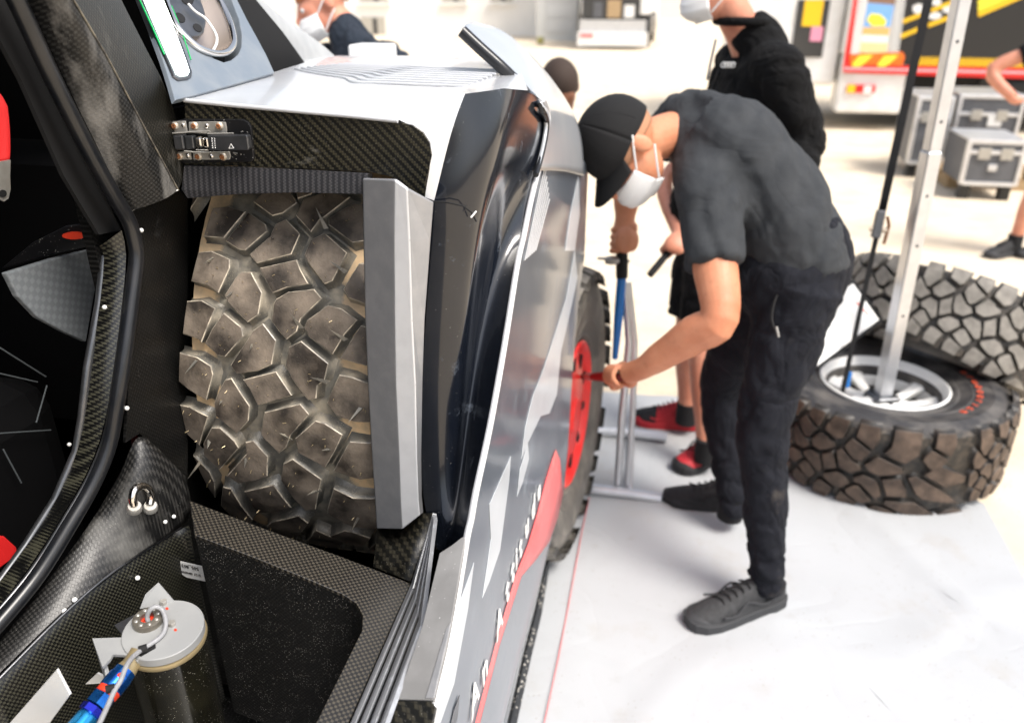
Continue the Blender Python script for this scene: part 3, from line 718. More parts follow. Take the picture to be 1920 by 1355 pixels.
# --- outer side skin
crest = [V(p) for p in CREASE] + [U(860, 1085, x=XS), U(849, 1150, x=XS), U(836, 1220, x=XS), U(813, 1320, x=XS), V((XS, .58, .86))]
rail = [p+V((.002, 0, .001)) for p in crest]
CP(tube('crease_rail', smooth_path(rail, 4), .0050, m_trim_lt, None, 10))
def skin_dx(z): return 0 if z > .46 else -.03*((.46-z)/.16)**2
def side_col(y, ztop, zb=.30):
    """one vertical section of the outer side, from crease to underside"""
    return [V((XS+skin_dx(lerp(ztop, zb, t)), y, lerp(ztop, zb, t))) for t in (0, .1, .25, .4, .55, .7, .8, .88, .94, 1)]
cs = sorted([(p.y, p.z) for p in crest]); cols = []
def ztop_at(y):
    if y <= cs[0][0]: return cs[0][1]
    for (a, za), (b, zb) in zip(cs, cs[1:]):
        if a <= y <= b: return lerp(za, zb, (y-a)/max(1e-6, b-a))
    return cs[-1][1]
ysamp = [.56, .64, .72, .82, .9, .98, 1.06, 1.14, 1.22, 1.3, 1.37, 1.44, 1.5]
for y in ysamp: cols.append(side_col(y, min(1.44, ztop_at(y)) if y < cs[-1][0] else 1.42))
for y, zt, zb in ((1.6, 1.40, .30), (1.72, 1.39, .30), (1.84, 1.37, .30), (1.89, 1.36, .36), (1.93, 1.35, .52), (1.965, 1.34, .70), (2.01, 1.32, .84), (2.07, 1.30, .94), (2.12, 1.28, .99), (2.16, 1.26, 1.02)):
    cols.append(side_col(y, zt, zb))
side = CP(grid('side_panel', cols, m_slate, None, 0))
def on_side(px, py, off=.0): return U(px, py, x=XS+.003+off)
def on_skin(px, py, off=.0012):
    x = XS
    for _ in range(8):
        p = U(px, py, x=x); x = .5*x+.5*(XS+skin_dx(p.z)+off)
    return U(px, py, x=x)
def decal(name, pts, mt, off=.0012, n=5):
    """thin film following the side skin"""
    P = [on_skin(x, y, off) for x, y in pts]
    return put(plate(name, P, .0008, mt, None, 0, V((3, 1.4, 1))), side)
decal('silver_shard', [(958,855),(918,945),(921,1010),(905,1120),(918,1090),(938,1030),(955,900)], m_shard)
decal('silver_shard', [(889,1054),(860,1135),(820,1290),(806,1355),(826,1355),(852,1280),(878,1140)], m_shard)
decal('silver_shard', [(990,830),(975,880),(970,930),(980,905),(992,860)], m_shard, .0016)
decal('silver_shard', [(1078,470),(1062,560),(1020,690),(1000,740),(985,800),(978,860),(990,830),(1014,780),(1030,775),(1044,740),(1052,660),(1068,590),(1083,520)], m_shard, .0016)
decal('silver_shard', [(1085,330),(1070,400),(1060,470),(1078,470),(1087,400)], m_shard, .0016)
for k in range(7):
    t = k/6; a = (lerp(1022, 1030, t), lerp(308, 372, t)); b = (lerp(984, 1004, t), lerp(488, 470, t))
    decal('vent_louvre', [a, (a[0]+1.6, a[1]+2), (b[0]+1.8, b[1]), b], m_trim_lt, .0016)
# red livery along the foot of the side and the lettering
def strip(name, top, bot, mt, off=.0018):
    rows_ = [[on_skin(lerp(x, u, t), lerp(y, v, t), off+.003*t) for (x, y), (u, v) in zip(top, bot)] for t in (0, .33, .66, 1)]
    o = grid(name, rows_, mt, None, 0, .0006); return put(o, side)
strip('red_stripe', [(880,1400),(891,1355),(928,1210),(966,1080),(990,1020),(1008,960),(1022,905),(1034,865),(1042,842)],
      [(886,1400),(900,1355),(936,1212),(978,1080),(1004,1050),(1030,1015),(1046,970),(1056,925),(1050,860)], m_redpatch)
for ch, (x0, y0, x1, y1, sz) in zip('AnAttitude', ((884,1352,890,1318,.040),(905,1290,909,1262,.040),(931,1205,936,1170,.042),(949,1135,953,1112,.040),(959,1098,963,1080,.040),(967,1072,970,1058,.042),(974,1052,978,1036,.040),(985,1015,990,995,.040),(997,980,1001,962,.042),(1008,945,1012,928,.040))):
    a = on_skin(x0, y0, .0028); b = on_skin(x1, y1, .0028)
    M = Matrix.Translation(a) @ Matrix(((0, 0, 1), (1, 0, 0), (0, 1, 0))).to_4x4()
    put(text_obj('letter', ch, .075, m_label, None, M, .0006, 'LEFT', 0, .0012), side)
decal('fuel_slot', [(852,1330),(862,1302),(858,1345),(848,1375),(842,1375)], m_steel_dk, .002)
# black skid strip along the lower edge and its torn end
ske = [U(x, y, x=XS-.045) for x, y in ((940,1420),(960,1355),(988,1230),(1008,1150),(1024,1070),(1032,1040))]
CP(tube('skid_strip', ske, [(.012, .018)]*4+[(.008, .012), (.005, .006)], mat('skid_rubber', (.02, .022, .025), .7, speck=.3, specksc=90, speckcol=(.4, .38, .34)), None, 8))
lowp = [[V((XS-.036, y, .31)), V((XS-.040, y, .24)), V((XS-.045, y, .17)), V((XS-.10, y, .12)), V((-.9, y, .12))] for y in (.2, .8, 1.3, 1.6, 1.85)]
CP(grid('rocker', lowp, m_shard, None, 1))
CP(box('underbody', (-2.4, -.8, .30), (-.36, 1.85, .36), m_black))
CP(box('nose_floor', (-2.0, 1.86, .30), (-.62, 2.76, .36), m_black))
CP(tube('torn_edge', [on_skin(x, y, .004) for x, y in ((1068,905),(1070,945),(1060,990),(1048,1020),(1040,1040))], .006, m_redpatch, None, 6))
# --- fin that stands over the deck
N = [(868,52),(900,82),(940,118),(985,162),(1012,190),(1026,222),(1020,268),(1006,320)]
Np = [U(x, y, y=1.5) for x, y in N[:4]]+[U(x, y, x=XS+.005) for x, y in N[4:]]
F = [(893,46),(925,50),(965,74),(1015,126),(1052,175),(1078,218),(1090,262),(1093,330)]
Fp = [U(x, y, y=yy) for (x, y), yy in zip(F[:6], (1.72, 1.76, 1.81, 1.87, 1.94, 2.02))]+[U(x, y, x=XS+.005) for x, y in F[6:]]
fr = [[lerp(a, b, t)+V((0, 0, .006*sin(pi*t))) for t in (0, .06, .35, .7, 1)] for a, b in zip(Np, Fp)]
fin = CP(grid('wheel_arch_fin', fr, mat('fin_paint', (.42, .44, .47), .28, metal=.2, col2=(.46, .48, .5), ns=6, coat=.5), None, 2, .006))
put(tube('fin_edge', smooth_path([p+V((0, -.006, -.006)) for p in Np], 4), [.011]*12+[.008]*3+[.005]*14, m_blackrub, None, 10), fin)
# --- blue-grey cabin corner panel with light bar and round lamp
PA = U(330, 188, z=1.566); PB = U(515, 138, z=1.566); PCc = U(440, 0, x=-.83)
PL = plane3(PA, PB, PCc); nrm = PL[1] if PL[1].dot(V((0, 0, CAM_H))-PA) > 0 else -PL[1]
def onp(px, py, off=0): return U(px, py, p=(PA+nrm*off, nrm))
pol = [(329,188),(375,176),(440,158),(515,137),(500,105),(470,50),(440,-12),(412,-70),(220,-70),(258,0),(300,100)]
LC = onp(372, 2); e1 = (onp(440, -26)-LC); 
LX = (onp(515, 138)-onp(330, 188)).normalized(); LZ = nrm.cross(LX).normalized()
# outline of the lamp opening, traced, then the panel is built round it
hole = [(331,-80),(322,-30),(318,8),(330,38),(352,68),(378,90),(402,110),(420,117),(434,113),(447,102),(453,88),(454,66),(448,36),(436,4),(424,-30),(410,-80)]
bm = bmesh.new()
hv = [onp(x, y) for x, y in hole]; ov = [onp(x, y) for x, y in ((220,-80),(258,-20),(274,25),(290,70),(305,110),(318,150),(329,188),(372,177),(420,164),(470,150),(515,137),(500,104),(484,74),(465,40),(445,0),(412,-80))]
hb = [bm.verts.new(p) for p in hv]; ob = [bm.verts.new(p) for p in ov]; hb2 = [bm.verts.new(p-nrm*.05) for p in hv]; ob2 = [bm.verts.new(p-nrm*.008) for p in ov]
for i in range(15):
    bm.faces.new((ob[i], ob[i+1], hb[i+1], hb[i])); bm.faces.new((hb[i], hb[i+1], hb2[i+1], hb2[i])); bm.faces.new((ob[i+1], ob[i], ob2[i], ob2[i+1]))
panel = CP(bm_obj('cabin_corner_panel', bm, m_bluegrey)); bevel(panel, .002, 2, 40)
put(plate('lamp_recess', [p-nrm*.048 for p in hv], .004, m_black), panel)
# round lamp: bowl, rim ring and perforated hub
LCc = onp(352, -10, -.02)
bowl = [onp(x, y, .004) for x, y in ((309,0),(318,22),(331,50),(350,72),(372,90),(398,100),(416,101),(430,95),(438,82),(437,64),(431,42),(421,18),(408,-6),(395,-30),(380,-60))]
lamp = CP(tube('lamp_ring', smooth_path(bowl, 4), .0056, m_chrome, None, 10))
bw = []
cc = sum(bowl, V())/len(bowl)
for t, dz in ((1, 0), (.9, -.014), (.7, -.03), (.4, -.038), (.05, -.04)): bw.append([lerp(cc, p, t)+nrm*dz for p in bowl])
put(grid('lamp_bowl', bw, mat('lamp_bowl_metal', (.52, .44, .38), .25, metal=.6), None, 1), lamp)
hubo = [onp(x, y, -.004) for x, y in ((300,-10),(308,20),(322,44),(342,60),(362,70),(376,68),(384,60),(388,44),(386,24),(378,0),(364,-30),(340,-60))]
hub = put(plate('lamp_hub', hubo, .02, m_steel_dk, None, .004), lamp)
for cx, cy, rx, ry, an in ((338,33,12,7,.7),(371,52,10,6,.7),(314,12,9,6,.8),(352,-2,13,10,.7)):
    put(plate('hub_hole', [onp(cx+rx*cos(a)*cos(an)-ry*sin(a)*sin(an), cy+rx*cos(a)*sin(an)+ry*sin(a)*cos(an), -.0028) for a in [k*pi/6 for k in range(12)]], .004, m_black, None, .0005), hub)
put(tube('lamp_wire', smooth_path([onp(x, y, .003) for x, y in ((353,8),(366,22),(384,34),(398,52),(406,68),(406,82),(400,94))], 4), .0022, m_label, None, 8), lamp)
# light bar
lbp = [(262,0),(285,8),(303,4),(312,18),(332,60),(348,105),(360,136),(359,142),(354,146),(334,148),(326,143),(312,112),(290,50)]
bar = CP(plate('status_light', [onp(x, y, .004) for x, y in ((258,-50),(276,-58),(292,-42),(312,5),(334,58),(352,108),(361,135),(360,143),(353,147),(335,149),(326,143),(308,100),(284,45),(258,-20))], .012, m_steel_dk, None, .002))
lm = NB('status_light_lens'); lm.set(Base_Color=(.9, 1, .95), Emission_Color=(.82, 1.0, .90), Emission_Strength=3.0)
put(plate('light_lens', [onp(x, y, .0055) for x, y in ((263,-44),(276,-50),(288,-38),(309,10),(330,62),(348,110),(356,134),(352,141),(338,142),(331,138),(313,98),(290,45),(264,-16))], .004, lm.m, None, .001), bar)
gm = NB('green_glow_edge'); gm.set(Base_Color=(0, .35, .08), Emission_Color=(0, .6, .14), Emission_Strength=.03, Roughness=.3)
put(tube('green_edge', [onp(x, y, .005) for x, y in ((322,12),(342,62),(358,112))], .0010, gm.m, None, 6), bar)
put(tube('green_edge', [onp(x, y, .005) for x, y in ((262,0),(286,52),(308,102))], .0013, gm.m, None, 6), bar)
# --- screen pillar and cowl beyond
CP(plate('screen_glass', [U(x, y, x=-.84) for x, y in ((443,-60),(458,-60),(480,0),(530,60),(572,118),(515,138),(470,50),(443,0))], .01, m_black))
pr = []
for (xa, ya), (xb, yb) in zip(((430,-60),(478,0),(510,44),(540,86),(568,121)), ((440,-60),(492,4),(548,46),(604,82),(634,112))):
    pr.append([U(xa, ya, x=-.86)+V((-.004, .002, 0)), U((xa+xb)/2, (ya+yb)/2, x=-.875)+V((.006, -.004, .0)), U(xb, yb, x=-.90)])
CP(grid('screen_pillar', pr, mat('pillar_grey', (.34, .35, .355), .5, col2=(.40, .41, .41), ns=20), None, 2))
# --- front bonnet so that the car goes on beyond the deck
bon = []
for y, zc in ((1.75, 1.555), (2.0, 1.553), (2.3, 1.53), (2.5, 1.49), (2.65, 1.42), (2.74, 1.30), (2.78, 1.05), (2.78, .6)):
    bon.append([V((x, y, zc-.02*((x+1.4)/1.1)**4)) for x in (-2.5, -2.2, -1.8, -1.4, -1.0, -.79)])
CP(grid('bonnet', bon, m_silver, None, 1))
frn = []
for y, zc in ((2.36, 1.50), (2.5, 1.47), (2.64, 1.38), (2.74, 1.22), (2.78, 1.0)):
    frn.append([V((x, y, zc-.10*((x+.79)/.3)**2)) for x in (-.80, -.70, -.60, -.50)])
CP(grid('front_wing', frn, m_silver, None, 1))
CP(box('bonnet_box', (-1.02, 2.45, 1.48), (-.90, 2.56, 1.548), m_white, None, .008))
# --- A-pillar
sealp = [(-20,-90),(30,0),(95,140),(165,280),(215,370),(240,412),(252,450),(256,490),(246,570),(234,660),(222,740),(206,830),(176,905),(130,985),(70,1080),(0,1165),(-70,1240)]
def seal_x(py): return -.735 if py < 700 else lerp(-.735, -.80, (py-700)/460)
SEAL = [U(x, y, x=seal_x(y)) for x, y in sealp]
seal = CP(tube('door_seal', smooth_path(SEAL, 5), .0105, m_blackrub, None, 14))
put(tube('seal_carrier', smooth_path([p+V((-.012, .006, .004)) for p in SEAL], 5), .0035, m_steel_dk, None, 8), seal)
rid = [(60,-110),(138,0),(200,105),(266,230),(334,356)]
RID = [U(x, y, x=-.695) for x, y in rid]
sl2 = [(0,-90),(52,0),(116,140),(182,275),(243,396)]
SL2 = [U(x, y, x=-.738) for x, y in sl2]
prw = []
for a, b in zip(SL2, RID): prw.append([a, lerp(a, b, .35)+V((.010, -.006, 0)), lerp(a, b, .7)+V((.012, -.008, 0)), b])
CP(grid('a_pillar', prw, C_PILL, None, 2))
rr2 = [U(170, -110, y=1.0), U(228, 0, y=1.02), U(272, 90, y=1.03), U(330, 195, y=1.037), U(346, 312, y=1.037)]
CP(grid('a_pillar_flank', [[a, lerp(a, b, .5)+V((0, .006, 0)), b] for a, b in zip(RID, rr2)], C_PILL2, None, 1))
CP(tube('pillar_ridge_bead', [p+V((.001, -.001, 0)) for p in RID], .0011, mat('sealant', (.20, .175, .13), .8, col2=(.05, .045, .04), ns=60), None, 6))
low = [(243,396),(334,356),(352,372),(352,640),(352,905),(262,812),(235,830),(250,560),(262,480),(254,430)]
CP(plate('pillar_foot', [U(x, y, x=-.742) for x, y in low], .004, C_BAY))
CP(tube('foot_seam', [U(243, 396, x=-.738), U(334, 356, x=-.694)], .0010, m_label, None, 6))
# --- door frame flange inside the seal
fl1 = [(186,462),(198,470),(190,560),(170,680),(160,770),(150,840),(112,930),(60,1010),(0,1090),(-60,1165)]
fl2 = [(228,432),(240,470),(230,560),(218,660),(207,740),(190,825),(160,897),(112,975),(52,1070),(-14,1150)]
FL = [[U(*a, x=seal_x(a[1])-.045), U((a[0]+b[0])/2, (a[1]+b[1])/2, x=seal_x(a[1])-.026), U(*b, x=seal_x(b[1])-.014)] for a, b in zip(fl1, fl2)]
CP(grid('door_frame_flange', FL, C_SILL, None, 1))
CP(tube('inner_frame_tube', [U(x, y, x=seal_x(y)-.05) for x, y in ((196,480),(186,570),(164,690),(154,780),(143,845),(104,935),(50,1020),(-12,1105))], .006, m_steel_dk, None, 8))
CP(plate('upper_door_jamb', [U(x, y, x=-.77) for x, y in ((-30,-60),(16,0),(80,140),(150,285),(205,385),(228,432),(186,440),(120,330),(40,150),(-40,0))], .006, m_black))
# sill: hump with the tie-down loop, top plate, side face
HUMP = [[U(246, 838, x=-.742), U(262, 808, x=-.735), U(300, 845, x=-.715), U(345, 892, x=-.70)],
        [U(232, 880, x=-.752), U(258, 868, x=-.722), U(305, 890, x=-.705), U(358, 935, x=-.695)],
        [U(205, 925, x=-.765), U(240, 935, x=-.728), U(300, 955, x=-.705), U(352, 975, x=-.695)],
        [U(165, 990, x=-.775), U(215, 995, x=-.745), U(285, 1000, x=-.715), U(336, 988, x=-.70)],
        [U(60, 1130, x=-.80), U(110, 1110, x=-.77), U(160, 1095, x=-.75), U(215, 1065, x=-.735)],
        [U(-20, 1225, x=-.815), U(20, 1215, x=-.79), U(60, 1195, x=-.772), U(112, 1150, x=-.758)],
        [U(-110, 1320, x=-.83), U(-80, 1320, x=-.81), U(-40, 1300, x=-.795), U(0, 1262, x=-.785)]]
CP(grid('sill_top', HUMP, C_SILLT, None, 2, .004))
r1 = [(352,985),(336,992),(215,1070),(112,1158),(0,1270),(-80,1350)]
r2 = [(356,1010),(345,1035),(250,1170),(140,1265),(40,1360),(-60,1450)]
RA = [U(x, y, x=lerp(-.698, -.79, i/5)) for i, (x, y) in enumerate(r1)]; RB = [U(x, y, x=lerp(-.694, -.775, i/5)) for i, (x, y) in enumerate(r2)]
CP(grid('sill_face', [[a, lerp(a, b, .12)+V((.006, 0, 0)), b, b+V((-.004, .01, -.35))] for a, b in zip(RA, RB)], C_SILL, None, 1))
CP(tube('sill_bead', smooth_path([p+V((.003, 0, .003)) for p in RA[1:]], 4), .0022, m_steel_dk, None, 8))
for x, y, xx, r in ((265,432,-.736,.0032),(238,765,-.738,.0032),(196,576,-.763,.0032),(131,970,-.795,.0045),(258,1083,-.722,.0036),(130,833,-.84,.003),(310,978,-.70,.003),(326,968,-.698,.003),(140,1124,-.752,.0036),(121,1145,-.756,.0036)):
    c = U(x, y, x=xx); dirn = (V((0, 0, CAM_H))-c).normalized()
    rv = CP(lathe('rivet', [(0, .0022), (r*.6, .0014), (r*.9, .0004), (r, -.001), (r, -.004)], m_label, None, 18, axis_matrix(c+dirn*.006, dirn)))
# tie-down loop
lp_ = [U(x, y, x=-.708) for x, y in ((251,946),(249,930),(254,916),(266,911),(278,916),(283,930),(281,945))]
loop = CP(tube('tie_down_loop', smooth_path(lp_, 5), .0058, m_chrome, None, 12))
for p in (lp_[0], lp_[-1]):
    put(lathe('loop_collar', [(0, .004), (.0085, .004), (.010, .001), (.010, -.006)], m_steel, None, 20, axis_matrix(p+V((0, 0, -.004)), (.4, -.3, .9))), loop)
# --- cockpit seen through the door
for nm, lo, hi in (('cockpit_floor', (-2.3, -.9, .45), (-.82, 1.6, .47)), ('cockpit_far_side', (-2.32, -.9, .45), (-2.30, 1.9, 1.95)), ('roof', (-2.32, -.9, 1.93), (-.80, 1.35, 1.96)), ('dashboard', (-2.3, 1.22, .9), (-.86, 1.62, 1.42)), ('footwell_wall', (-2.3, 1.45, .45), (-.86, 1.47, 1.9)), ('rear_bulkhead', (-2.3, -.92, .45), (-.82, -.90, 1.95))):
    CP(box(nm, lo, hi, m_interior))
CP(plate('grey_gusset', [U(x, y, x=-.90) for x, y in ((12,512),(100,485),(187,464),(190,480),(176,560),(162,641),(120,622),(72,596),(34,556))], .01, C_GREY, None, .002))
CP(plate('gusset_shelf', [U(x, y, y=.99) for x, y in ((0,505),(60,455),(120,425),(205,415),(200,455),(120,472),(20,500))], .012, m_blackgloss, None, .002))
CP(plate('red_reflector', [U(138+22*cos(a), 442+7*sin(a), y=.985) for a in [k*pi/7 for k in range(14)]], .003, m_redan))
belt = [[U(-40, 150, x=-.98), U(-2, 165, x=-.97), U(14, 200, x=-.96)], [U(-40, 230, x=-.98), U(2, 225, x=-.97), U(19, 235, x=-.96)], [U(-40, 300, x=-.98), U(0, 295, x=-.97), U(20, 288, x=-.96)], [U(-40, 308, x=-.98), U(0, 306, x=-.97), U(18, 300, x=-.96)]]
hb_ = CP(grid('harness_strap', belt, m_redweb, None, 1, .003))
br = put(plate('strap_bracket', [U(x, y, x=-.955) for x, y in ((-10,305),(20,300),(19,330),(20,355),(16,372),(8,378),(-6,370),(-12,345))], .004, m_steel), hb_)
put(plate('bracket_hole', [U(6+7*cos(a), 363+7*sin(a), x=-.9535) for a in [k*pi/6 for k in range(12)]], .006, m_black), br)
CP(plate('lap_belt', [U(x, y, x=-.92) for x, y in ((-30,1000),(10,1005),(32,1025),(34,1040),(0,1065),(-30,1075))], .012, m_redweb, None, .003))
CP(tube('toggle_pin', [U(150, 385, y=1.0), U(165, 378, y=1.0)], .0025, m_chrome, None, 8)); 
CP(lathe('toggle_boss', [(0, .004), (.006, .004), (.008, 0), (.010, -.004)], m_rust, None, 20, axis_matrix(U(168, 378, y=1.01), (0, -1, .2))))
for pts in (((0,652),(86,706)), ((88,722),(68,792)), ((0,812),(95,806)), ((6,842),(40,905)), ((0,700),(70,716))):
    CP(tube('seat_seam', [U(x, y, x=-.95) for x, y in pts], .0012, mat('grey_thread', (.05, .058, .062), .8), None, 6))
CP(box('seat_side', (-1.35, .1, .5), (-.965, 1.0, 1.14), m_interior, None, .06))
# --- fluid tank in the open box
m_sender = mat('sender_steel', (.19, .17, .14), .35, metal=.6, col2=(.26, .24, .2), ns=60)
TD = 1.04
tc = U(306, 1178, d=TD); TAXIS = V((.05, -.06, 1)).normalized()
TM = axis_matrix(tc, TAXIS)
RC = .0505
tank = CP(lathe('fluid_tank', [(0, -.36), (.050, -.36), (.050, -.02), (.047, -.018)], m_tank, None, 48, TM))
put(lathe('tank_gasket', [(.045, -.014), (.0515, -.014), (.0525, -.017), (.0515, -.021), (.045, -.021)], m_brass, None, 48, TM), tank)
cap = put(lathe('tank_cap', [(0, 0), (RC-.001, 0), (RC, -.001), (RC, -.012), (RC-.002, -.013), (.04, -.013)], m_grey_cap, None, 64, TM), tank)
def oncap(px, py, off=0): return U(px, py, p=(tc+TAXIS*off, TAXIS))
ca = oncap(278, 1165); CM = axis_matrix(ca, TAXIS)
sn = put(lathe('sender_ring', [(.0085, .001), (.0085, .008), (.0155, .0085), (.0185, .0075), (.0192, .003), (.0192, 0)], m_sender, None, 40, CM), tank)
put(lathe('sender_core', [(0, .003), (.004, .004), (.006, .002), (.0085, .002)], m_redan, None, 20, CM), tank)
for k in range(8):
    a = k*pi/4; put(lathe('ring_screw', [(0, .0096), (.0016, .0095), (.0026, .0085), (.0026, .006)], m_steel, None, 12, CM @ Matrix.Translation((.0137*cos(a), .0137*sin(a), 0))), tank)
for x, y in ((307, 1131), (323, 1171)):
    c = oncap(x, y); Mx = axis_matrix(c, TAXIS)
    put(lathe('cap_bolt', [(0, .006), (.0042, .006), (.0048, .005), (.0048, 0)], m_steel, None, 6, Mx, False, 20), tank)
    put(plate('paint_mark', [oncap(x+6+3*cos(q*pi/4), y+9+2.4*sin(q*pi/4), .0006) for q in range(8)], .0004, m_redan), tank)
put(plate('cap_tab', [oncap(262, 1141), oncap(327, 1127), oncap(303, 1118)+TAXIS*.026, oncap(276, 1128)+TAXIS*.014], .003, m_grey_cap), tank)
put(plate('mount_plate', [oncap(x, y, -.002) for x, y in ((173,1196),(232,1194),(246,1214),(262,1232),(258,1240),(240,1228),(212,1226),(206,1236),(192,1250))], .004, m_grey_cap), tank)
put(plate('mount_leg', [oncap(173, 1197, -.003), oncap(192, 1232, -.003), oncap(197, 1250, -.003)+V((0, 0, -.02)), oncap(193, 1262, -.003)+V((0, 0, -.03))], .003, m_grey_cap), tank)
put(plate('mount_gusset', [oncap(x, y, -.004) for x, y in ((214,1171),(255,1150),(247,1172),(230,1190))], .003, m_steel_dk), tank)
wp = [(279,1167,.002),(276,1155,.010),(282,1142,.020),(293,1137,.022),(305,1144,.016),(311,1165,.010),(308,1183,.005),(300,1194,.004),(285,1205,.004),(266,1217,.006),(248,1232,.012),(236,1250,.016),(226,1275,.014),(214,1295,.012),(203,1320,.012),(188,1352,.012),(170,1390,.012)]
wire = put(tube('sender_wire', smooth_path([oncap(x, y, o) for x, y, o in wp], 5), .0031, m_wire, None, 10), tank)
for x, y, o in ((268,1216,.006), (207,1290,.012)):
    c = oncap(x, y, o); put(tube('cable_tie', [c+V((-.004, -.003, 0)), c+V((.004, .003, 0))], .0052, m_black, None, 12), wire)
put(plate('tie_slot', [oncap(x, y, .0006) for x, y in ((258,1225),(284,1206),(292,1208),(292,1214),(264,1230))], .0008, m_black), tank)
# hose fittings
f0 = oncap(243, 1248, -.012); f1 = oncap(140, 1372, -.03)
ft = lambda t: lerp(f0, f1, t)
ax = (f1-f0).normalized()
neck = put(tube('hose_neck', [ft(-.16)+V((0, .004, .004)), ft(-.03), ft(.08)], [.011, .011, .0135], m_brass, None, 20), tank)
FM = lambda t: axis_matrix(ft(t), ax)
LN = (f1-f0).length
hose = put(lathe('hose_fitting', [(.010, 0), (.0135, .001), (.0140, LN*.10), (.0150, LN*.11), (.0150, LN*.30), (.0135, LN*.32)], m_blue, None, 24, FM(.06)), tank)
put(lathe('fitting_band', [(.0130, 0), (.0142, .001), (.0142, .008), (.013, .009)], m_redan, None, 24, FM(.36)), hose)
put(lathe('hex_nut', [(.012, 0), (.0148, .0012), (.0148, LN*.17), (.012, LN*.18)], m_blue, None, 6, FM(.45), False, 20), hose)
put(lathe('fitting_collar', [(.0115, 0), (.0155, .001), (.0155, LN*.10), (.012, LN*.11)], mat('violet_anodised', (.02, .03, .42), .2, metal=.85), None, 8, FM(.64), False, 20), hose)
put(lathe('hose_end', [(.012, 0), (.0135, .004), (.0135, .10)], mat('pale_blue_anodised', (.03, .3, .62), .25, metal=.8), None, 20, FM(.75)), hose)
for t, o in ((.14, .9),):
    put(lathe('paint_dab', [(0, .0012), (.002, .0009), (.0030, 0)], m_redan, None, 10, axis_matrix(ft(t)+V((.006, -.010, .011)), V((.4, -.6, .7)))), hose)
CP(plate('white_bracket', [U(a, b, y=.57) for a, b in ((12,1362),(106,1255),(131,1302),(60,1400))], .003, m_white))
CP(plate('small_bracket', [U(a, b, y=.66) for a, b in ((160,1282),(182,1262),(194,1268),(192,1280))], .003, m_white))
# part label (its square code left out)
LBY = BY+.002
LABP = [(338,1054),(384,1066),(392,1069),(405,1091),(346,1083)]
c0 = U(342, 1052, y=.868)
lab = CP(plate('part_label', [U(x, y, y=.868) for x, y in ((338,1052),(388,1063),(393,1066),(406,1094),(350,1082),(341,1076))], .0008, m_label))
a = U(400, 1090, y=.8665); b = U(350, 1079, y=.8665); up = (U(395, 1070, y=.8665)-a).normalized(); rt = (b-a).normalized()
def lab_text(s, px, py, size):
    o_ = U(px, py, y=.8665); fw = V((0, -1, 0)); M = Matrix((rt, -up, -fw)).transposed().to_4x4(); M.translation = o_
    put(text_obj('print', s, size, m_print, None, Matrix.Translation(o_) @ Matrix((rt, -up, rt.cross(-up))).transposed().to_4x4(), .0003), lab)
lab_text('505_803_779', 372, 1064, .0085); lab_text('2127 IBN000591', 376, 1077, .0062)
# --- front wheel on the car (its pieces stay three levels deep: car > front_wheel > pieces)
FWL = V((-.396, 2.235, .475)); STEER = radians(5)
fw = bpy.data.objects.new('front_wheel', CARC3); COL.objects.link(fw); fw.location = FWL - car.location; fw.parent = car; fw.rotation_euler = (0, 0, -STEER)
tread(fw, .3, (m_block3, m_groove3))
rim_parts(fw, Matrix.Translation(FWL) @ Matrix.Rotation(-STEER, 4, 'Z'), m_redpaint, face=1)
FWR = Matrix.Translation(FWL) @ Matrix.Rotation(-STEER, 4, 'Z') @ Matrix.Rotation(pi/2, 4, 'Y')
put(lathe('wheel_cover', [(0, .150), (.05, .149), (.06, .140), (.13, .136), (.20, .126), (.226, .112)], m_redpaint, None, 48, FWR), fw)
for k in range(10):
    a = k*pi/5; put(box('cover_slot', (.15, -.012, .128), (.195, .012, .136), m_black, None, .003, FWR @ Matrix.Rotation(a, 4, 'Z')), fw)
# ---------------------------------------------------------------- people
def ell(c, r, M=None, n=14):
    bm = bmesh.new(); bmesh.ops.create_uvsphere(bm, u_segments=n*2, v_segments=n, radius=1)
    for v in bm.verts: v.co = V((v.co.x*r[0], v.co.y*r[1], v.co.z*r[2]))+V(c)
    if M: bmesh.ops.transform(bm, matrix=M, verts=bm.verts)
    bm.verts.index_update()
    vs = [v.co.copy() for v in bm.verts]; fs = [tuple(v.index for v in f.verts) for f in bm.faces]; bm.free(); return vs, fs
def lofted(path, rad, side=None, n=20):
    path = smooth_path(path, 4); rr = []
    k = len(rad)
    R2 = [r if isinstance(r, (list, tuple)) else (r, r) for r in rad]
    for i in range(len(path)):
        t = i/4; a = min(int(t), k-1); b = min(a+1, k-1); f = t-int(t); f = f*f*(3-2*f)
        rr.append((lerp(R2[a][0], R2[b][0], f), lerp(R2[a][1], R2[b][1], f)))
    vs, fs = [], []; m = len(path); prev = None
    for i, p in enumerate(path):
        t = (path[min(i+1, m-1)]-path[max(i-1, 0)]).normalized()
        s = prev if prev else (V(side) if side else t.orthogonal())
        s = (s-t*s.dot(t)).normalized(); prev = s; u = s.cross(t)
        for q in range(n):
            a = 2*pi*q/n; vs.append(p+s*cos(a)*rr[i][0]+u*sin(a)*rr[i][1])
    for i in range(m-1):
        for q in range(n): fs.append((i*n+q, i*n+(q+1) % n, (i+1)*n+(q+1) % n, (i+1)*n+q))
    c0 = len(vs); vs.append(path[0]-(path[1]-path[0]).normalized()*min(rr[0])*.3); c1 = len(vs); vs.append(path[-1]+(path[-1]-path[-2]).normalized()*min(rr[-1])*.3)
    for q in range(n): fs.append((c0, (q+1) % n, q)); fs.append((c1, (m-1)*n+q, (m-1)*n+(q+1) % n))
    return vs, fs
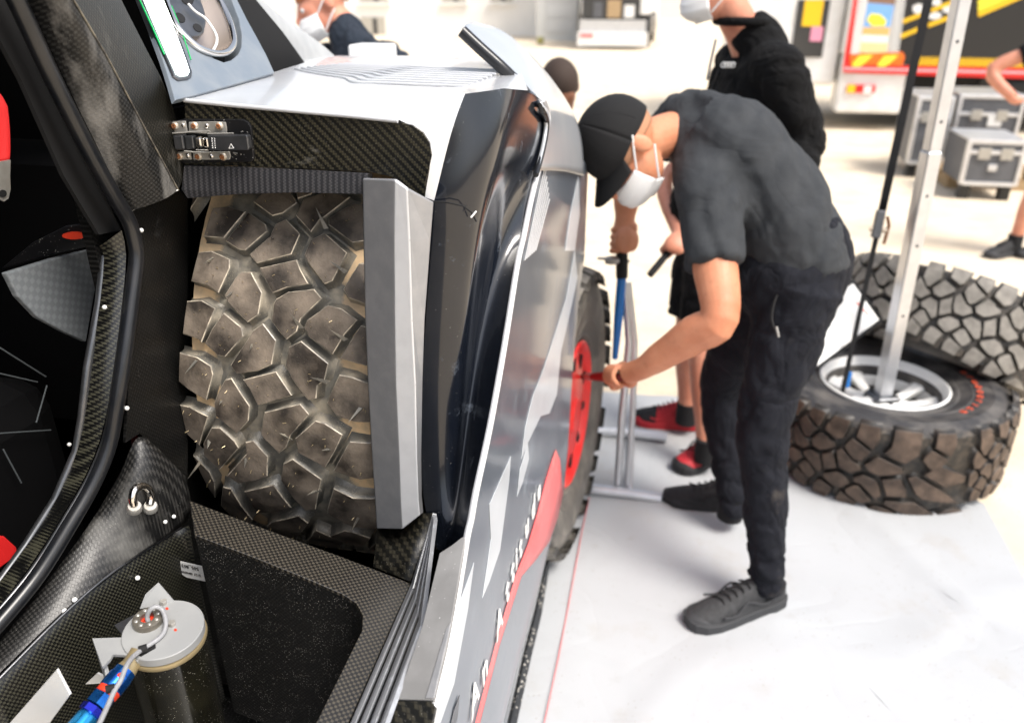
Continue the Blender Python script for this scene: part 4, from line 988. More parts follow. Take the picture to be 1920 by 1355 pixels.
def fuse(name, shapes, voxel, mt, parent, smooth=4, fold=None):
    """one continuous skin over the given solids"""
    vs, fs = [], []
    for v, f in shapes:
        o = len(vs); vs += v; fs += [tuple(i+o for i in q) for q in f]
    me = bpy.data.meshes.new('t'); me.from_pydata([tuple(v) for v in vs], [], fs); me.update()
    bm = bmesh.new(); bm.from_mesh(me); bmesh.ops.recalc_face_normals(bm, faces=bm.faces); bm.to_mesh(me); bm.free()
    ob = bpy.data.objects.new('t', me); COL.objects.link(ob)
    m = ob.modifiers.new('r', 'REMESH'); m.mode = 'VOXEL'; m.voxel_size = voxel
    m = ob.modifiers.new('s', 'SMOOTH'); m.factor = .6; m.iterations = smooth
    dg = bpy.context.evaluated_depsgraph_get(); res = bpy.data.meshes.new_from_object(ob.evaluated_get(dg)); bpy.data.objects.remove(ob)
    if fold:
        co = [v.co+v.normal*fold(v.co, v.normal) for v in res.vertices]
        for v, c in zip(res.vertices, co): v.co = c
        res.update()
    res.name = name; res.materials.clear(); res.materials.append(mt); res.polygons.foreach_set('use_smooth', [True]*len(res.polygons))
    o = bpy.data.objects.new(name, res); COL.objects.link(o); put(o, parent); return o
def folds(sc_=14, amp=.006, axis=V((0, 0, 1)), k=3.0, seed=0):
    """cloth creases: ridged noise stretched across the given axis"""
    ax = V(axis).normalized()
    def f(p, n):
        q = p-ax*p.dot(ax)*(1-1/k)
        a = noise.noise(q*sc_+V((seed, 3, 1))); b = noise.noise(q*sc_*.6+V((9, seed, 4))); c = noise.noise(q*sc_*2.1+V((2, seed, 7)))
        return amp*(-max(0, 1-abs(a)*4.2)*1.1+b*.9-max(0, 1-abs(c)*4)*.4)
    return f
def head_frame(c, fwd, up):
    y = -V(fwd).normalized(); z = V(up); z = (z-y*z.dot(y)).normalized(); x = y.cross(z)
    return Matrix.Translation(V(c)) @ Matrix((x, y, z)).transposed().to_4x4()
def head_shapes(M):
    S = [ell((0, .012, .028), (.074, .094, .086), M), ell((0, -.030, -.040), (.056, .062, .074), M), ell((0, -.050, .0), (.058, .048, .060), M),
         ell((0, -.074, -.088), (.026, .020, .022), M), ell((0, -.086, .016), (.044, .012, .009), M)]
    S.append(lofted([M @ V(p) for p in ((0, -.088, .022), (0, -.106, -.004), (0, -.112, -.018), (0, -.096, -.030))], [.009, .011, .015, .011], None, 10))
    S.append(ell((0, -.092, -.056), (.024, .010, .009), M))
    for s in (-1, 1): S.append(ell((s*.077, .014, -.004), (.009, .020, .032), M)); S.append(ell((s*.072, .008, -.004), (.010, .010, .016), M))
    return S
def eyes(M, parent, skin):
    for s in (-1, 1):
        e_ = lathe('eye', [(0, .0), (.006, -.001), (.0105, -.005), (.012, -.011)], m_label, None, 16, M @ Matrix.Translation((s*.031, -.0915, .012)) @ Matrix.Rotation(pi/2, 4, 'X')); put(e_, parent)
        put(lathe('iris', [(0, .0012), (.0045, .0008), (.005, -.001)], m_print, None, 12, M @ Matrix.Translation((s*.031, -.0918, .012)) @ Matrix.Rotation(pi/2, 4, 'X')), parent)
def dome(name, M, r, c, zcut, mt, parent, rough=0, back=None, n=28, frontcut=0):
    rows_ = []
    for i in range(11):
        row = []
        for j in range(n+1):
            a = 2*pi*j/n; zmin = zcut+(frontcut*max(0, -sin(a)) if frontcut else 0)-(back or 0)*max(0, sin(a))
            ph0 = math.asin(max(-.9, min(.9, (zmin-c[2])/r[2]))); ph = lerp(ph0, pi/2, i/10)
            k = 1+rough*noise.noise(V((cos(a)*3, sin(a)*3, ph*4)))
            row.append(M @ V((c[0]+r[0]*cos(ph)*cos(a)*k, c[1]+r[1]*cos(ph)*sin(a)*k, c[2]+r[2]*sin(ph)*k)))
        rows_.append(row)
    o = grid(name, rows_, mt, None, 1, .004); return put(o, parent)
def cap_on(M, parent, mt):
    c = dome('cap', M, (.082, .103, .098), (0, .010, .030), .022, mt, parent, .012, .028)
    rows_ = []
    for i in range(6):
        t = i/5; row = []
        for j in range(13):
            a = radians(lerp(-62, 62, j/12)); rr = lerp(.092, .166-.035*(abs(j/12-.5)*2)**3, t); row.append(M @ V((sin(a)*.086*lerp(1, 1.02, t), -cos(a)*rr+.008, .036-.020*t-.030*(abs(sin(a)))**2*lerp(.6, 1, t))))
        rows_.append(row)
    put(grid('visor', rows_, mt, None, 1, .004), c)
    put(lathe('cap_button', [(0, .006), (.006, .004), (.009, 0)], mt, None, 12, M @ Matrix.Translation((0, .010, .127))), c)
    for k in range(6):
        a = k*pi/3+pi/6
        put(tube('cap_seam', [M @ V((.0825*cos(p)*cos(a), .010+.1035*cos(p)*sin(a), .030+.0985*sin(p))) for p in [q*pi/2/8 for q in range(9)]], .0012, mt, None, 6), c)
    return c
def mask_on(M, parent, ear=True):
    rows_ = []
    for i in range(15):
        t = i/14; z = lerp(-.012, -.114, t); row = []
        for j in range(13):
            a = radians(lerp(-66, 66, j/12)); bul = .026*sin(pi*min(1, t*1.1))**.7*max(0, cos(a))**1.5
            rr = (.104 if t < .7 else lerp(.104, .082, (t-.7)/.3))+bul+.0022*sin(t*4*2*pi)*max(0, cos(a)); wx = .068 if t < .6 else lerp(.068, .040, (t-.6)/.4)
            row.append(M @ V((sin(a)*wx, -cos(a)*rr*.98-.004+.030*(1-cos(a))*0, z-.012*abs(sin(a))*(t-.5)*-1)))
        rows_.append(row)
    mk = put(grid('face_mask', rows_, m_mask, None, 1, .002), parent)
    if ear:
        for s in (-1, 1):
            for z0, z1 in ((-.022, .026), (-.085, -.034)):
                put(tube('mask_strap', smooth_path([M @ V(p) for p in ((s*.062, -.044, z0), (s*.077, -.008, lerp(z0, z1, .6)), (s*.083, .022, z1))], 4), .0030, m_mask, None, 6), mk)
    return mk
def shoe(parent, heel, toe, up_m, sole_m, accent=None, h=1.0, yaw_name='shoe'):
    heel, toe = V(heel), V(toe); L = (toe-heel).length; f = (toe-heel).normalized(); s = f.cross(V((0, 0, 1))).normalized()
    SEC = [(0, .020, .085, .044), (.04, .035, .112, .042), (.16, .042, .122, .038), (.32, .042, .126, .034), (.45, .044, .112, .032), (.60, .050, .090, .030), (.75, .054, .075, .030), (.88, .049, .065, .033), (.97, .032, .053, .038), (1, .014, .044, .040)]
    rows_ = []
    for t, w_, hh, z0 in SEC:
        c = heel+f*L*t; row = []
        for q in range(17):
            a = pi*q/16; row.append(c+s*cos(a)*w_*(1 if a < .3 or a > 2.8 else .97)+V((0, 0, z0*.6+(hh*h-z0*.6)*max(0, sin(a))**.75)))
        rows_.append(row)
    up = put(grid(yaw_name, rows_, up_m, None, 1), parent)
    bm = bmesh.new(); lo, hi = [], []
    outl = []
    for t, w_, hh, z0 in SEC: outl.append((heel+f*L*(t*1.03-.015)+s*(w_+.004), z0))
    for t, w_, hh, z0 in SEC[::-1]: outl.append((heel+f*L*(t*1.03-.015)-s*(w_+.004), z0))
    for p, z0 in outl: lo.append(bm.verts.new(V((p.x, p.y, heel.z+max(0, (z0-.026))*.8)))); hi.append(bm.verts.new(V((p.x, p.y, heel.z+z0+.004))))
    k = len(lo); bm.faces.new(lo[::-1]); bm.faces.new(hi)
    for i in range(k): bm.faces.new((lo[i], lo[(i+1) % k], hi[(i+1) % k], hi[i]))
    sl__ = put(bm_obj('sole', bm, sole_m), up); bevel(sl__, .004)
    for q in range(5):
        t = .42+q*.065; hh = lerp(.119, .085, q/4)*h; c = heel+f*L*t+V((0, 0, hh+.001))
        put(tube('lace', [c-s*.022+V((0, 0, -.010)), c-s*.01, c+s*.01+f*.008, c+s*.022+f*.012+V((0, 0, -.010))], .0026, m_black, None, 6), up)
    rows_ = []
    for t, w_, hh in ((.80, .0555, .046), (.88, .0515, .060), (.96, .038, .056), (1.012, .018, .044)):
        c = heel+f*L*t; rows_.append([c+s*cos(pi*q/10)*w_+V((0, 0, .012+(hh-.012)*max(0, sin(pi*q/10))**.5)) for q in range(11)])
    put(grid('toe_bumper', rows_, sole_m, None, 1), up)
    for sd in (-1, 1): put(tube('side_overlay', smooth_path([heel+f*L*t+s*sd*w_+V((0, 0, z_)) for t, w_, z_ in ((.10, .043, .085), (.30, .045, .060), (.48, .046, .085), (.60, .051, .052), (.74, .0545, .058))], 3), .0035, sole_m, None, 6), up)
    if accent:
        c = heel+f*L*.20; put(lathe('shoe_badge', [(0, .003), (.007, .0025), (.009, 0)], accent, None, 12, axis_matrix(c-s*-.0405+V((0, 0, .028)), s)), up)
        c2 = heel+f*L*.20; put(lathe('shoe_badge', [(0, .003), (.007, .0025), (.009, 0)], accent, None, 12, axis_matrix(c2-s*.0425+V((0, 0, .028)), -s)), up)
    return up
def grip_hand(c, axis, palm_dir, n_f=4, r=.020, fr=.0088, open_=4.2, flip=1):
    """palm behind a bar along axis; fingers curl round it. palm_dir points from the bar to the back of the hand"""
    ax = V(axis).normalized(); pd = V(palm_dir); pd = (pd-ax*pd.dot(ax)).normalized(); t = ax.cross(pd)*flip; S = []
    M = Matrix((ax, t, pd)).transposed().to_4x4(); M.translation = V(c)
    S.append(ell((0, -.006, r+.016), (.044, .036, .019), M)); S.append(ell((0, -.030, r+.008), (.036, .022, .020), M))
    for k in range(n_f):
        off = lerp(-.033, .033, k/3); ln = (open_-.5, open_, open_-.1, open_-.7)[k]; pts = []
        for q in range(7):
            a = lerp(1.25, 1.25-ln, q/6); rr = r+fr+.002*(q in (2, 4)); pts.append(M @ V((off*1.04, cos(a)*rr+.006*(1-q/6), sin(a)*rr)))
        S.append(lofted(pts, [fr*1.1, fr*1.05, fr, fr*1.02, fr*.93, fr*.9, fr*.8], None, 10))
    S.append(lofted([M @ V(p) for p in ((-.034, -.030, r+.012), (-.050, -.034, r-.002), (-.046, -.030, -.010), (-.024, -.020, -.024))], [.014, .0125, .011, .009], None, 10))
    return S, M

# ---- mechanic bending over the front wheel
p1 = empty('person', U(1400, 1060, z=0), 'person in black cap, white mask and charcoal t-shirt bending over the red wheel', 'person')
PEL = U(1486, 486, d=2.24); WST = U(1452, 400, d=2.22); CHS = U(1374, 288, d=2.22); SHM = U(1298, 234, d=2.25); NCK = U(1262, 252, d=2.22)
NS = U(1326, 360, d=2.09); FS = U(1284, 214, d=2.40); LAT = (FS-NS).normalized()
HC = U(1172, 276, d=2.12)
near_el = U(1350, 596, d=2.0); near_wr = U(1205, 690, d=2.18); grip = U(1158, 706, d=2.26)
far_el = U(1178, 330, d=2.62); far_wr = U(1172, 408, d=2.63); fgrip = U(1166, 452, d=2.64)
tool_tip = U(1086, 706, x=-.262); tool_end = grip+(grip-tool_tip).normalized()*.035
upv = V((-1.0, -.45, .30)); fwdv = V((-.30, -.30, -1))
HM = head_frame(HC, fwdv, upv) @ Matrix.Scale(1.10, 4)
tax = (tool_end-tool_tip).normalized()
H1, HM1 = grip_hand(grip, tax, (near_wr-grip)+V((.05, -.04, .05)), r=.015, flip=1)
gax = (U(1158, 560, d=2.65)-fgrip).normalized()
H2, HM2 = grip_hand(fgrip, gax, V((.1, -.1, 1)), r=.018)
skin = head_shapes(HM)+[lofted([NCK+V((.05, 0, .0)), NCK, lerp(NCK, HC, .5), lerp(NCK, HC, .85)], [.070, .062, .058, .060], LAT)]
skin += [lofted([lerp(NS, near_el, .15), lerp(NS, near_el, .55), near_el, lerp(near_el, near_wr, .3), lerp(near_el, near_wr, .7), near_wr, lerp(near_wr, grip, .6)], [.060, .058, .048, .051, .041, .031, .030], None)]
skin += [lofted([FS, lerp(FS, far_el, .5), far_el, lerp(far_el, far_wr, .6), far_wr, lerp(far_wr, fgrip, .5)], [.055, .050, .046, .042, .033, .034], None)]
skin += H1+H2+[lofted([NCK, CHS, WST], [.05, .08, .08], LAT)]
body = fuse('body', skin, .0042, m_skin, p1, 3)
cap_on(HM, p1, m_cap)
mask_on(HM, p1)
dome('hair', HM, (.0765, .098, .088), (0, .014, .030), -.002, mat('stubble_hair', (.40, .20, .11), .7, bump=.4, bs=500), p1, 0, .03)
tee = [lofted([lerp(PEL, U(1500, 540, d=2.24), .9), PEL, WST, CHS, SHM, lerp(SHM, NCK, .75)], [(.185, .150), (.200, .158), (.198, .156), (.205, .145), (.165, .100), (.075, .07)], LAT),
       lofted([lerp(NS, SHM, .55), NS, lerp(NS, near_el, .30), lerp(NS, near_el, .60)], [.085, .092, .083, .080], None),
       lofted([lerp(FS, SHM, .55), FS, lerp(FS, far_el, .5)], [.075, .078, .072], None), ell(lerp(CHS, SHM, .5), (.15, .15, .12))]
tdir = (SHM-PEL).normalized()
f1 = folds(8, .0085, LAT, 5, 2); f2 = folds(6, .008, V((.3, .9, .5)), 5, 5)
tshirt = fuse('t_shirt', tee, .010, m_tee, p1, 5, lambda p, n: f1(p, n)*.75+f2(p, n)*.8)
put(tube('collar', [NCK+(V((0, 0, 0)))+(LAT*cos(a)+LAT.cross(tdir)*sin(a))*.072+tdir*-.008 for a in [q*2*pi/20 for q in range(21)]], .007, m_tee, None, 8), tshirt)
nk = U(1432, 792, d=2.24); na = U(1438, 1075, z=.13); fk = U(1352, 730, d=2.62); fa_ = U(1375, 935, z=.13)
nh = U(1500, 540, d=2.16); fh = U(1440, 530, d=2.34)
tr = [lofted([nh, lerp(nh, nk, .35), nk, lerp(nk, na, .5), na, na+V((0, 0, -.03))], [(.125, .120), (.108, .105), (.080, .078), (.066, .064), (.060, .058), (.064, .062)], LAT),
      lofted([fh, lerp(fh, fk, .4), fk, lerp(fk, fa_, .5), fa_, fa_+V((0, 0, -.03))], [(.118, .118), (.10, .10), (.078, .076), (.066, .064), (.060, .058), (.064, .062)], LAT),
      ell(lerp(nh, fh, .5)+V((0, 0, .03)), (.165, .19, .14)), lofted([lerp(nh, fh, .5), PEL, lerp(PEL, WST, .5)], [(.17, .145), (.18, .15), (.17, .14)], LAT)]
fz = folds(9, .006, V((1, .3, -.5)), 4.0, 8); fz2 = folds(16, .0045, V((1, .3, .2)), 4, 1)
trousers = fuse('trousers', tr, .009, m_pants, p1, 4, lambda p, n: fz(p, n)+(fz2(p, n)*1.8 if p.z < .3 else fz2(p, n)*.5))
# patch pocket with zip on the thigh
pk = [U(x, y, d=2.125) for x, y in ((1450,535),(1478,540),(1476,600),(1462,625),(1444,600))]
put(tube('pocket_zip', smooth_path([U(x, y, d=2.09) for x, y in ((1468,532),(1452,565),(1447,600),(1458,628))], 4), .004, m_black, None, 6), trousers)
put(tube('zip_pull', [U(1456, 612, d=2.075), U(1460, 632, d=2.075)], .003, m_steel, None, 6), trousers)
for hx, hy, tx, ty in ((1462, 1128, 1288, 1178),):
    shoe(p1, U(hx, hy, z=0), U(tx, ty, z=0), m_shoe, m_sole, m_redan)
shoe(p1, U(1420, 962, z=0), U(1244, 940, z=0), m_shoe_blk, m_shoe_blk)
for a_ in (na, fa_): put(tube('sock', [a_+V((0, 0, .02)), a_+V((-.005, 0, -.075))], .044, m_sock, None, 14), p1)
tl_ = empty('socket_tool', grip, 'short dark red socket tool in the bending mechanic\'s hand at the wheel', 'tool')
put(tube('tool_shaft', [tool_tip, lerp(tool_tip, tool_end, .3)], .007, m_steel_dk, None, 12), tl_)
put(tube('tool_collar', [lerp(tool_tip, tool_end, .22), lerp(tool_tip, tool_end, .36)], .013, m_steel, None, 14), tl_)
put(tube('tool_handle', [lerp(tool_tip, tool_end, .34), lerp(tool_tip, tool_end, .6), tool_end], [.012, .015, .012], mat('dark_red_grip', (.16, .01, .012), .5), None, 14), tl_)

# ---- person standing behind in black fleece
p2 = empty('person', U(1290, 830, z=0), 'person standing in black fleece, shorts, white mask and red and black trainers', 'person')
LAT2 = V((.35, -1, 0)).normalized()
hipc = V((.13, 2.99, .93)); sh2 = V((.235, 3.03, 1.46)); ch2 = V((.215, 3.02, 1.27)); nk2 = V((.175, 3.02, 1.57)); hd2 = V((.07, 2.99, 1.725))
HM2_ = head_frame(hd2, (-1, -.25, -.25), (-.15, 0, 1))
lf = U(1288, 775, z=.10); rf = U(1325, 845, z=.10)
knee_a = lerp(hipc, lf, .5)+V((-.03, 0, 0)); knee_b = lerp(hipc, rf, .5)+V((-.02, 0, 0))
nsh = sh2+LAT2*.19; fsh = sh2-LAT2*.19; nel = U(1510, 275, d=2.62); nhd = U(1440, 430, d=2.55)
fel = fsh+V((-.06, .03, -.28)); fhd = fel+V((-.16, -.05, -.16))
bar_c = U(1262, 462, d=2.85)
H3, _ = grip_hand(bar_c, U(1222, 514, d=2.82)-bar_c, V((.3, .2, .6)), r=.013)
sk2 = head_shapes(HM2_)+[lofted([sh2, nk2, lerp(nk2, hd2, .7)], [.07, .06, .058]), lofted([nsh, nel, nhd], [.045, .04, .03]), lofted([fsh, fel, fhd, bar_c+V((.03, .02, .03))], [.045, .04, .032, .03])]+H3
sk2 += [lofted([lerp(hipc, knee_a, .5), knee_a, lerp(knee_a, lf, .35), lerp(knee_a, lf, .8), lf], [.07, .055, .056, .040, .038]), lofted([lerp(hipc, knee_b, .5), knee_b, lerp(knee_b, rf, .35), lerp(knee_b, rf, .8), rf], [.07, .055, .056, .040, .038]), lofted([hipc, ch2, sh2], [.09, .10, .08])]
fuse('body', sk2, .008, m_skin_p, p2, 3)
jk = [lofted([hipc+V((0, 0, -.02)), hipc+V((.01, 0, .12)), ch2, sh2+V((0, 0, -.03)), sh2+V((0, 0, .06)), nk2+V((0, 0, .02))], [(.19, .15), (.19, .15), (.205, .155), (.19, .125), (.12, .09), (.075, .075)], LAT2),
      lofted([lerp(nsh, sh2, .4), nsh, lerp(nsh, nel, .5), nel, lerp(nel, nhd, .8)], [.09, .085, .078, .066, .055]), lofted([lerp(fsh, sh2, .4), fsh, lerp(fsh, fel, .5), fel, lerp(fel, fhd, .7)], [.085, .08, .07, .06, .05])]
fj = folds(9, .008, V((1, .3, 0)), 2, 4)
jacket = fuse('fleece_jacket', jk, .012, m_jacket, p2, 4, fj)
put(tube('jacket_collar', [nk2+V((.088*cos(a)-.004, .088*sin(a), .035)) for a in [q*pi/10 for q in range(21)]], .014, m_jacket, None, 8), jacket)
put(tube('jacket_zip', [U(1342, 75, d=2.60), U(1334, 110, d=2.585), U(1326, 150, d=2.59)], .004, m_steel_dk, None, 6), jacket)
for k in range(4):                                                    # four linked rings stitched on the chest
    c = U(1356+k*6, 122, d=2.575)
    n_ = V((-.55, -.83, .1)).normalized(); Mx = axis_matrix(c, n_)
    put(tube('ring_emblem', [Mx @ V((.0075*cos(a), .0075*sin(a), 0)) for a in [q*pi/8 for q in range(17)]], .0016, m_label, None, 6), jacket)
fs_ = folds(14, .006, V((1, 0, 0)), 2.5, 3)
fuse('shorts', [ell(hipc, (.15, .17, .13)), lofted([hipc+LAT2*.08, lerp(hipc, knee_a, .5)-LAT2*.02, lerp(hipc, knee_a, .93)], [.11, .098, .092]), lofted([hipc-LAT2*.0+V((0, 0, 0)), lerp(hipc, knee_b, .5)+LAT2*.02, lerp(hipc, knee_b, .93)], [.11, .098, .092])], .010, m_shorts, p2, 3, fs_)
mask_on(HM2_, p2); dome('hair', HM2_, (.079, .100, .092), (0, .014, .032), .02, m_hair_b, p2, .03, .05)
shoe(p2, U(1312, 805, z=0), U(1188, 790, z=0), m_shoe_red, m_shoe_red, None); shoe(p2, U(1352, 855, z=0), U(1268, 888, z=0), m_shoe_red, m_shoe_blk, None)
for (hx, hy), (tx, ty) in (((1312, 805), (1188, 790)),):
    h_, t_ = U(hx, hy, z=0), U(tx, ty, z=0); f_ = (t_-h_).normalized(); s_ = f_.cross(V((0, 0, 1))); rows_ = []
    for t, w_, hh in ((.66, .054, .088), (.72, .0558, .081), (.78, .0565, .075), (.90, .050, .066), (1.0, .030, .053)):
        c = h_+(t_-h_)*t; rows_.append([c+s_*cos(pi*q/10)*w_+V((0, 0, .012+(hh-.012)*sin(pi*q/10)**.75)) for q in range(11)])
    put(grid('toe_cap', rows_, m_shoe_blk, None, 1), p2)
for a_ in (lf, rf): put(tube('sock', [a_+V((0, 0, .055)), a_+V((0, 0, -.04))], .046, m_sock, None, 14), p2)
hb = tube('lever_bar', [U(1218, 516, d=2.82), U(1246, 482, d=2.835), U(1290, 428, d=2.86)], .0125, m_black, None, 10)
tag(hb, 'straight black lever bar held beside the standing person in shorts', 'bar')

# ---- red-haired person beyond the bonnet
p3 = empty('person', (-1.40, 3.70, 0), 'red-haired person in white mask and navy t-shirt beyond the bonnet', 'person')
h3 = U(604, 10, d=3.12); HM3 = head_frame(h3, (-.75, -.55, -.42), (-.25, 0, 1))
s3 = U(665, 112, d=3.2); LT3 = V((.55, -.83, 0)); hp3 = V((s3.x+.05, s3.y+.12, .92))
n3 = lerp(s3, h3, .45)+V((.03, .03, 0)); a3 = s3+V((.16, -.02, -.02)); b3 = s3+V((-.20, .10, -.04))
k3 = a3+V((.06, .05, -.28)); k4 = b3+V((-.05, -.05, -.28))
sk3 = head_shapes(HM3)+[lofted([s3, n3, lerp(n3, h3, .7)], [.075, .062, .058]), lofted([a3, k3, k3+V((-.20, -.12, .02))], [.05, .045, .032]), lofted([b3, k4, k4+V((.05, -.2, .02))], [.05, .045, .032]), lofted([hp3, s3], [.09, .09])]
for dx in (-.09, .10): sk3.append(lofted([hp3+V((dx, 0, 0)), hp3+V((dx, 0, -.42)), hp3+V((dx, .03, -.84))], [.08, .06, .045]))
fuse('body', sk3, .0075, m_skin_p, p3, 3)
fuse('t_shirt', [lofted([hp3, lerp(hp3, s3, .5), lerp(hp3, s3, .88), s3+V((0, 0, .055)), n3+V((0, 0, -.045))], [(.19, .14), (.19, .13), (.20, .125), (.14, .09), (.078, .078)], LT3), lofted([lerp(a3, s3, .4), a3, lerp(a3, k3, .55)], [.085, .085, .08]), lofted([lerp(b3, s3, .4), b3, lerp(b3, k4, .55)], [.085, .085, .08])], .011, m_teeblue, p3, 4, folds(10, .008, V((0, 0, 1)), 2.5, 6))
fuse('trousers', [ell(hp3, (.17, .14, .12))]+[lofted([hp3+V((dx, 0, 0)), hp3+V((dx, 0, -.42)), hp3+V((dx, .03, -.82))], [.10, .08, .065]) for dx in (-.09, .10)], .012, m_pants, p3, 3)
for dx in (-.09, .10): shoe(p3, V((hp3.x+dx+.03, hp3.y+.08, 0)), V((hp3.x+dx-.06, hp3.y-.18, 0)), m_shoe_blk, m_sole)
mask_on(HM3, p3); eyes(HM3, p3, None); dome('hair', HM3, (.080, .104, .098), (0, .018, .034), .045, m_hair_r, p3, .05, .075)

# ---- person crouching in front of the wheel, only the head shows
p4 = empty('person', (-.46, 3.62, 0), 'person crouching beyond the car fin, only the close-cropped dark head showing', 'person')
h4 = U(1050, 168, d=3.35); HM4 = head_frame(h4, (.35, -.9, -.5), (0, -.25, 1)); hp4 = V((h4.x-.38, h4.y+.22, .50)); s4 = V((h4.x-.16, h4.y+.10, h4.z-.22))
sk4 = head_shapes(HM4)+[lofted([s4, lerp(s4, h4, .6)], [.07, .058])]
for s_ in (-1, 1):
    kn = hp4+V((.10, s_*.14-.2, .02)); ft_ = V((kn.x, kn.y+.08, .09)); el4 = s4+V((-.03, s_*.22, -.26)); sk4 += [lofted([hp4+V((0, s_*.1, 0)), kn, ft_], [.085, .065, .045]), lofted([s4+V((0, s_*.19, -.02)), el4, el4+V((.06, -.10, -.14))], [.05, .042, .032])]
sk4.append(lofted([hp4, s4], [.1, .1])); fuse('body', sk4, .010, m_skin_d, p4, 3)
fuse('t_shirt', [lofted([hp4, lerp(hp4, s4, .5), s4, s4+V((0, -.02, .07))], [(.18, .14), (.19, .14), (.19, .12), (.08, .08)], V((0, 1, 0)))]+[lofted([s4+V((0, s_*.13, 0)), s4+V((0, s_*.20, -.05)), s4+V((-.03, s_*.22, -.17))], [.08, .08, .075]) for s_ in (-1, 1)], .012, m_tee, p4, 3)
fuse('trousers', [ell(hp4, (.18, .16, .13))]+[lofted([hp4+V((0, s_*.1, 0)), hp4+V((.10, s_*.14-.2, .02)), V((hp4.x+.10, hp4.y+s_*.14-.12, .12))], [.105, .085, .065]) for s_ in (-1, 1)], .012, m_pants, p4, 3)
for s_ in (-1, 1): shoe(p4, V((hp4.x+.02, hp4.y+s_*.14-.12, 0)), V((hp4.x+.26, hp4.y+s_*.14-.22, 0)), m_shoe_blk, m_sole)
dome('hair', HM4, (.078, .099, .092), (0, .014, .030), .012, m_hair_b, p4, .0, .055)

# ---- person at the right edge, hand on hip
p5 = empty('person', U(1890, 485, z=0), 'person in black shirt and shorts with hand on hip at the right edge', 'person')
g5 = U(1890, 478, z=0); LT5 = V((0, 1, 0)); hp5 = V((g5.x+.10, g5.y, .90)); s5 = hp5+V((.02, 0, .50)); sx = -1
a5 = s5+V((-.20, -.03, -.02)); e5 = U(1862, 130, d=5.2); w5 = U(1898, 182, d=5.15)
b5 = s5+V((.20, 0, -.02)); h5 = s5+V((-.02, -.02, .24)); HM5 = head_frame(h5, (-.2, -1, -.1), (0, 0, 1))
l5 = V((g5.x+.02, g5.y, .1)); r5 = V((g5.x+.24, g5.y+.05, .1))
sk5 = head_shapes(HM5)+[lofted([s5, h5+V((0, 0, -.08))], [.07, .06]), lofted([a5, e5, w5], [.05, .045, .034]), ell(w5+V((.03, 0, -.02)), (.05, .03, .03)), lofted([b5, b5+V((.1, 0, -.28)), b5+V((.0, -.05, -.5))], [.05, .045, .034])]
for f_ in (l5, r5): sk5.append(lofted([lerp(hp5, f_, .2), lerp(hp5, f_, .5), lerp(hp5, f_, .68), f_], [.085, .055, .058, .038]))
sk5.append(lofted([hp5, s5], [.1, .1])); fuse('body', sk5, .012, m_skin_p, p5, 3)
fuse('shirt', [lofted([hp5, lerp(hp5, s5, .6), s5, s5+V((0, 0, .08))], [(.15, .19), (.145, .19), (.13, .2), (.08, .08)], V((0, 1, 0))), lofted([lerp(a5, s5, .3), a5, lerp(a5, e5, .5)], [.085, .085, .078]), lofted([lerp(b5, s5, .3), b5, b5+V((.05, 0, -.14))], [.085, .085, .078])], .014, m_shorts, p5, 3)
fuse('shorts', [ell(hp5, (.18, .15, .14))]+[lofted([lerp(hp5, f_, .1), lerp(hp5, f_, .3), lerp(hp5, f_, .47)], [.12, .11, .10]) for f_ in (l5, r5)], .013, m_shorts, p5, 3)
for f_ in (l5, r5): shoe(p5, V((f_.x+.05, f_.y+.04, 0)), V((f_.x-.20, f_.y-.12, 0)), m_shoe_blk, m_sole); put(tube('sock', [f_+V((0, 0, .05)), f_+V((0, 0, -.05))], .05, m_sock, None, 12), p5)
put(lathe('sleeve_badge', [(0, .004), (.03, .003), (.034, 0)], m_redan, None, 14, axis_matrix(lerp(a5, e5, .3)+V((-.03, -.07, 0)), (-.3, -1, .2))), p5)
dome('hair', HM5, (.079, .100, .092), (0, .014, .032), .02, m_hair_b, p5, .03, .05)
# ---------------------------------------------------------------- wheels, stand, pole and strap beside the mechanic
lw = empty('spare_wheel', (.86, 3.03, .172), 'loose wheel with white rim lying flat on the ground under the tent pole', 'wheel')
lw.rotation_euler = (0, -pi/2, 0)                     # axle upright, outer face up
tyre_parts(lw, .4, (m_block2, m_groove2))
LWM = Matrix.Translation((.86, 3.03, .172)) @ Matrix.Rotation(-pi/2, 4, 'Y')
rim_parts(lw, LWM, m_white, 10, 1)
m_redlet = mat('red_sidewall_print', (.62, .08, .03), .6)
for k, ch in enumerate('BFGoodrich'):
    a = radians(18-k*7.5); c = V((.86+.318*cos(a), 3.03+.318*sin(a), .3335)); r_ = V((cos(a), sin(a), 0)); t_ = V((sin(a), -cos(a), 0))
    put(text_obj('sidewall_letter', ch, .046, m_redlet, None, Matrix.Translation(c) @ Matrix((t_, r_, V((0, 0, 1)))).transposed().to_4x4(), .0012, 'CENTER', 0, .0008), lw)
# second tyre, leaning over the first
lt = empty('spare_tyre', (1.195, 3.524, .362), 'worn dusty tyre propped at a slant behind the loose white-rimmed wheel', 'tyre')
xv = V((.310, .384, .870)).normalized(); yv = V((1, 0, 0)); yv = (yv-xv*yv.dot(xv)).normalized(); zv = xv.cross(yv)
lt.matrix_basis = Matrix.Translation((1.195, 3.524, .362)) @ Matrix((xv, yv, zv)).transposed().to_4x4()
tyre_parts(lt, 1.1, (m_block3, m_groove3))
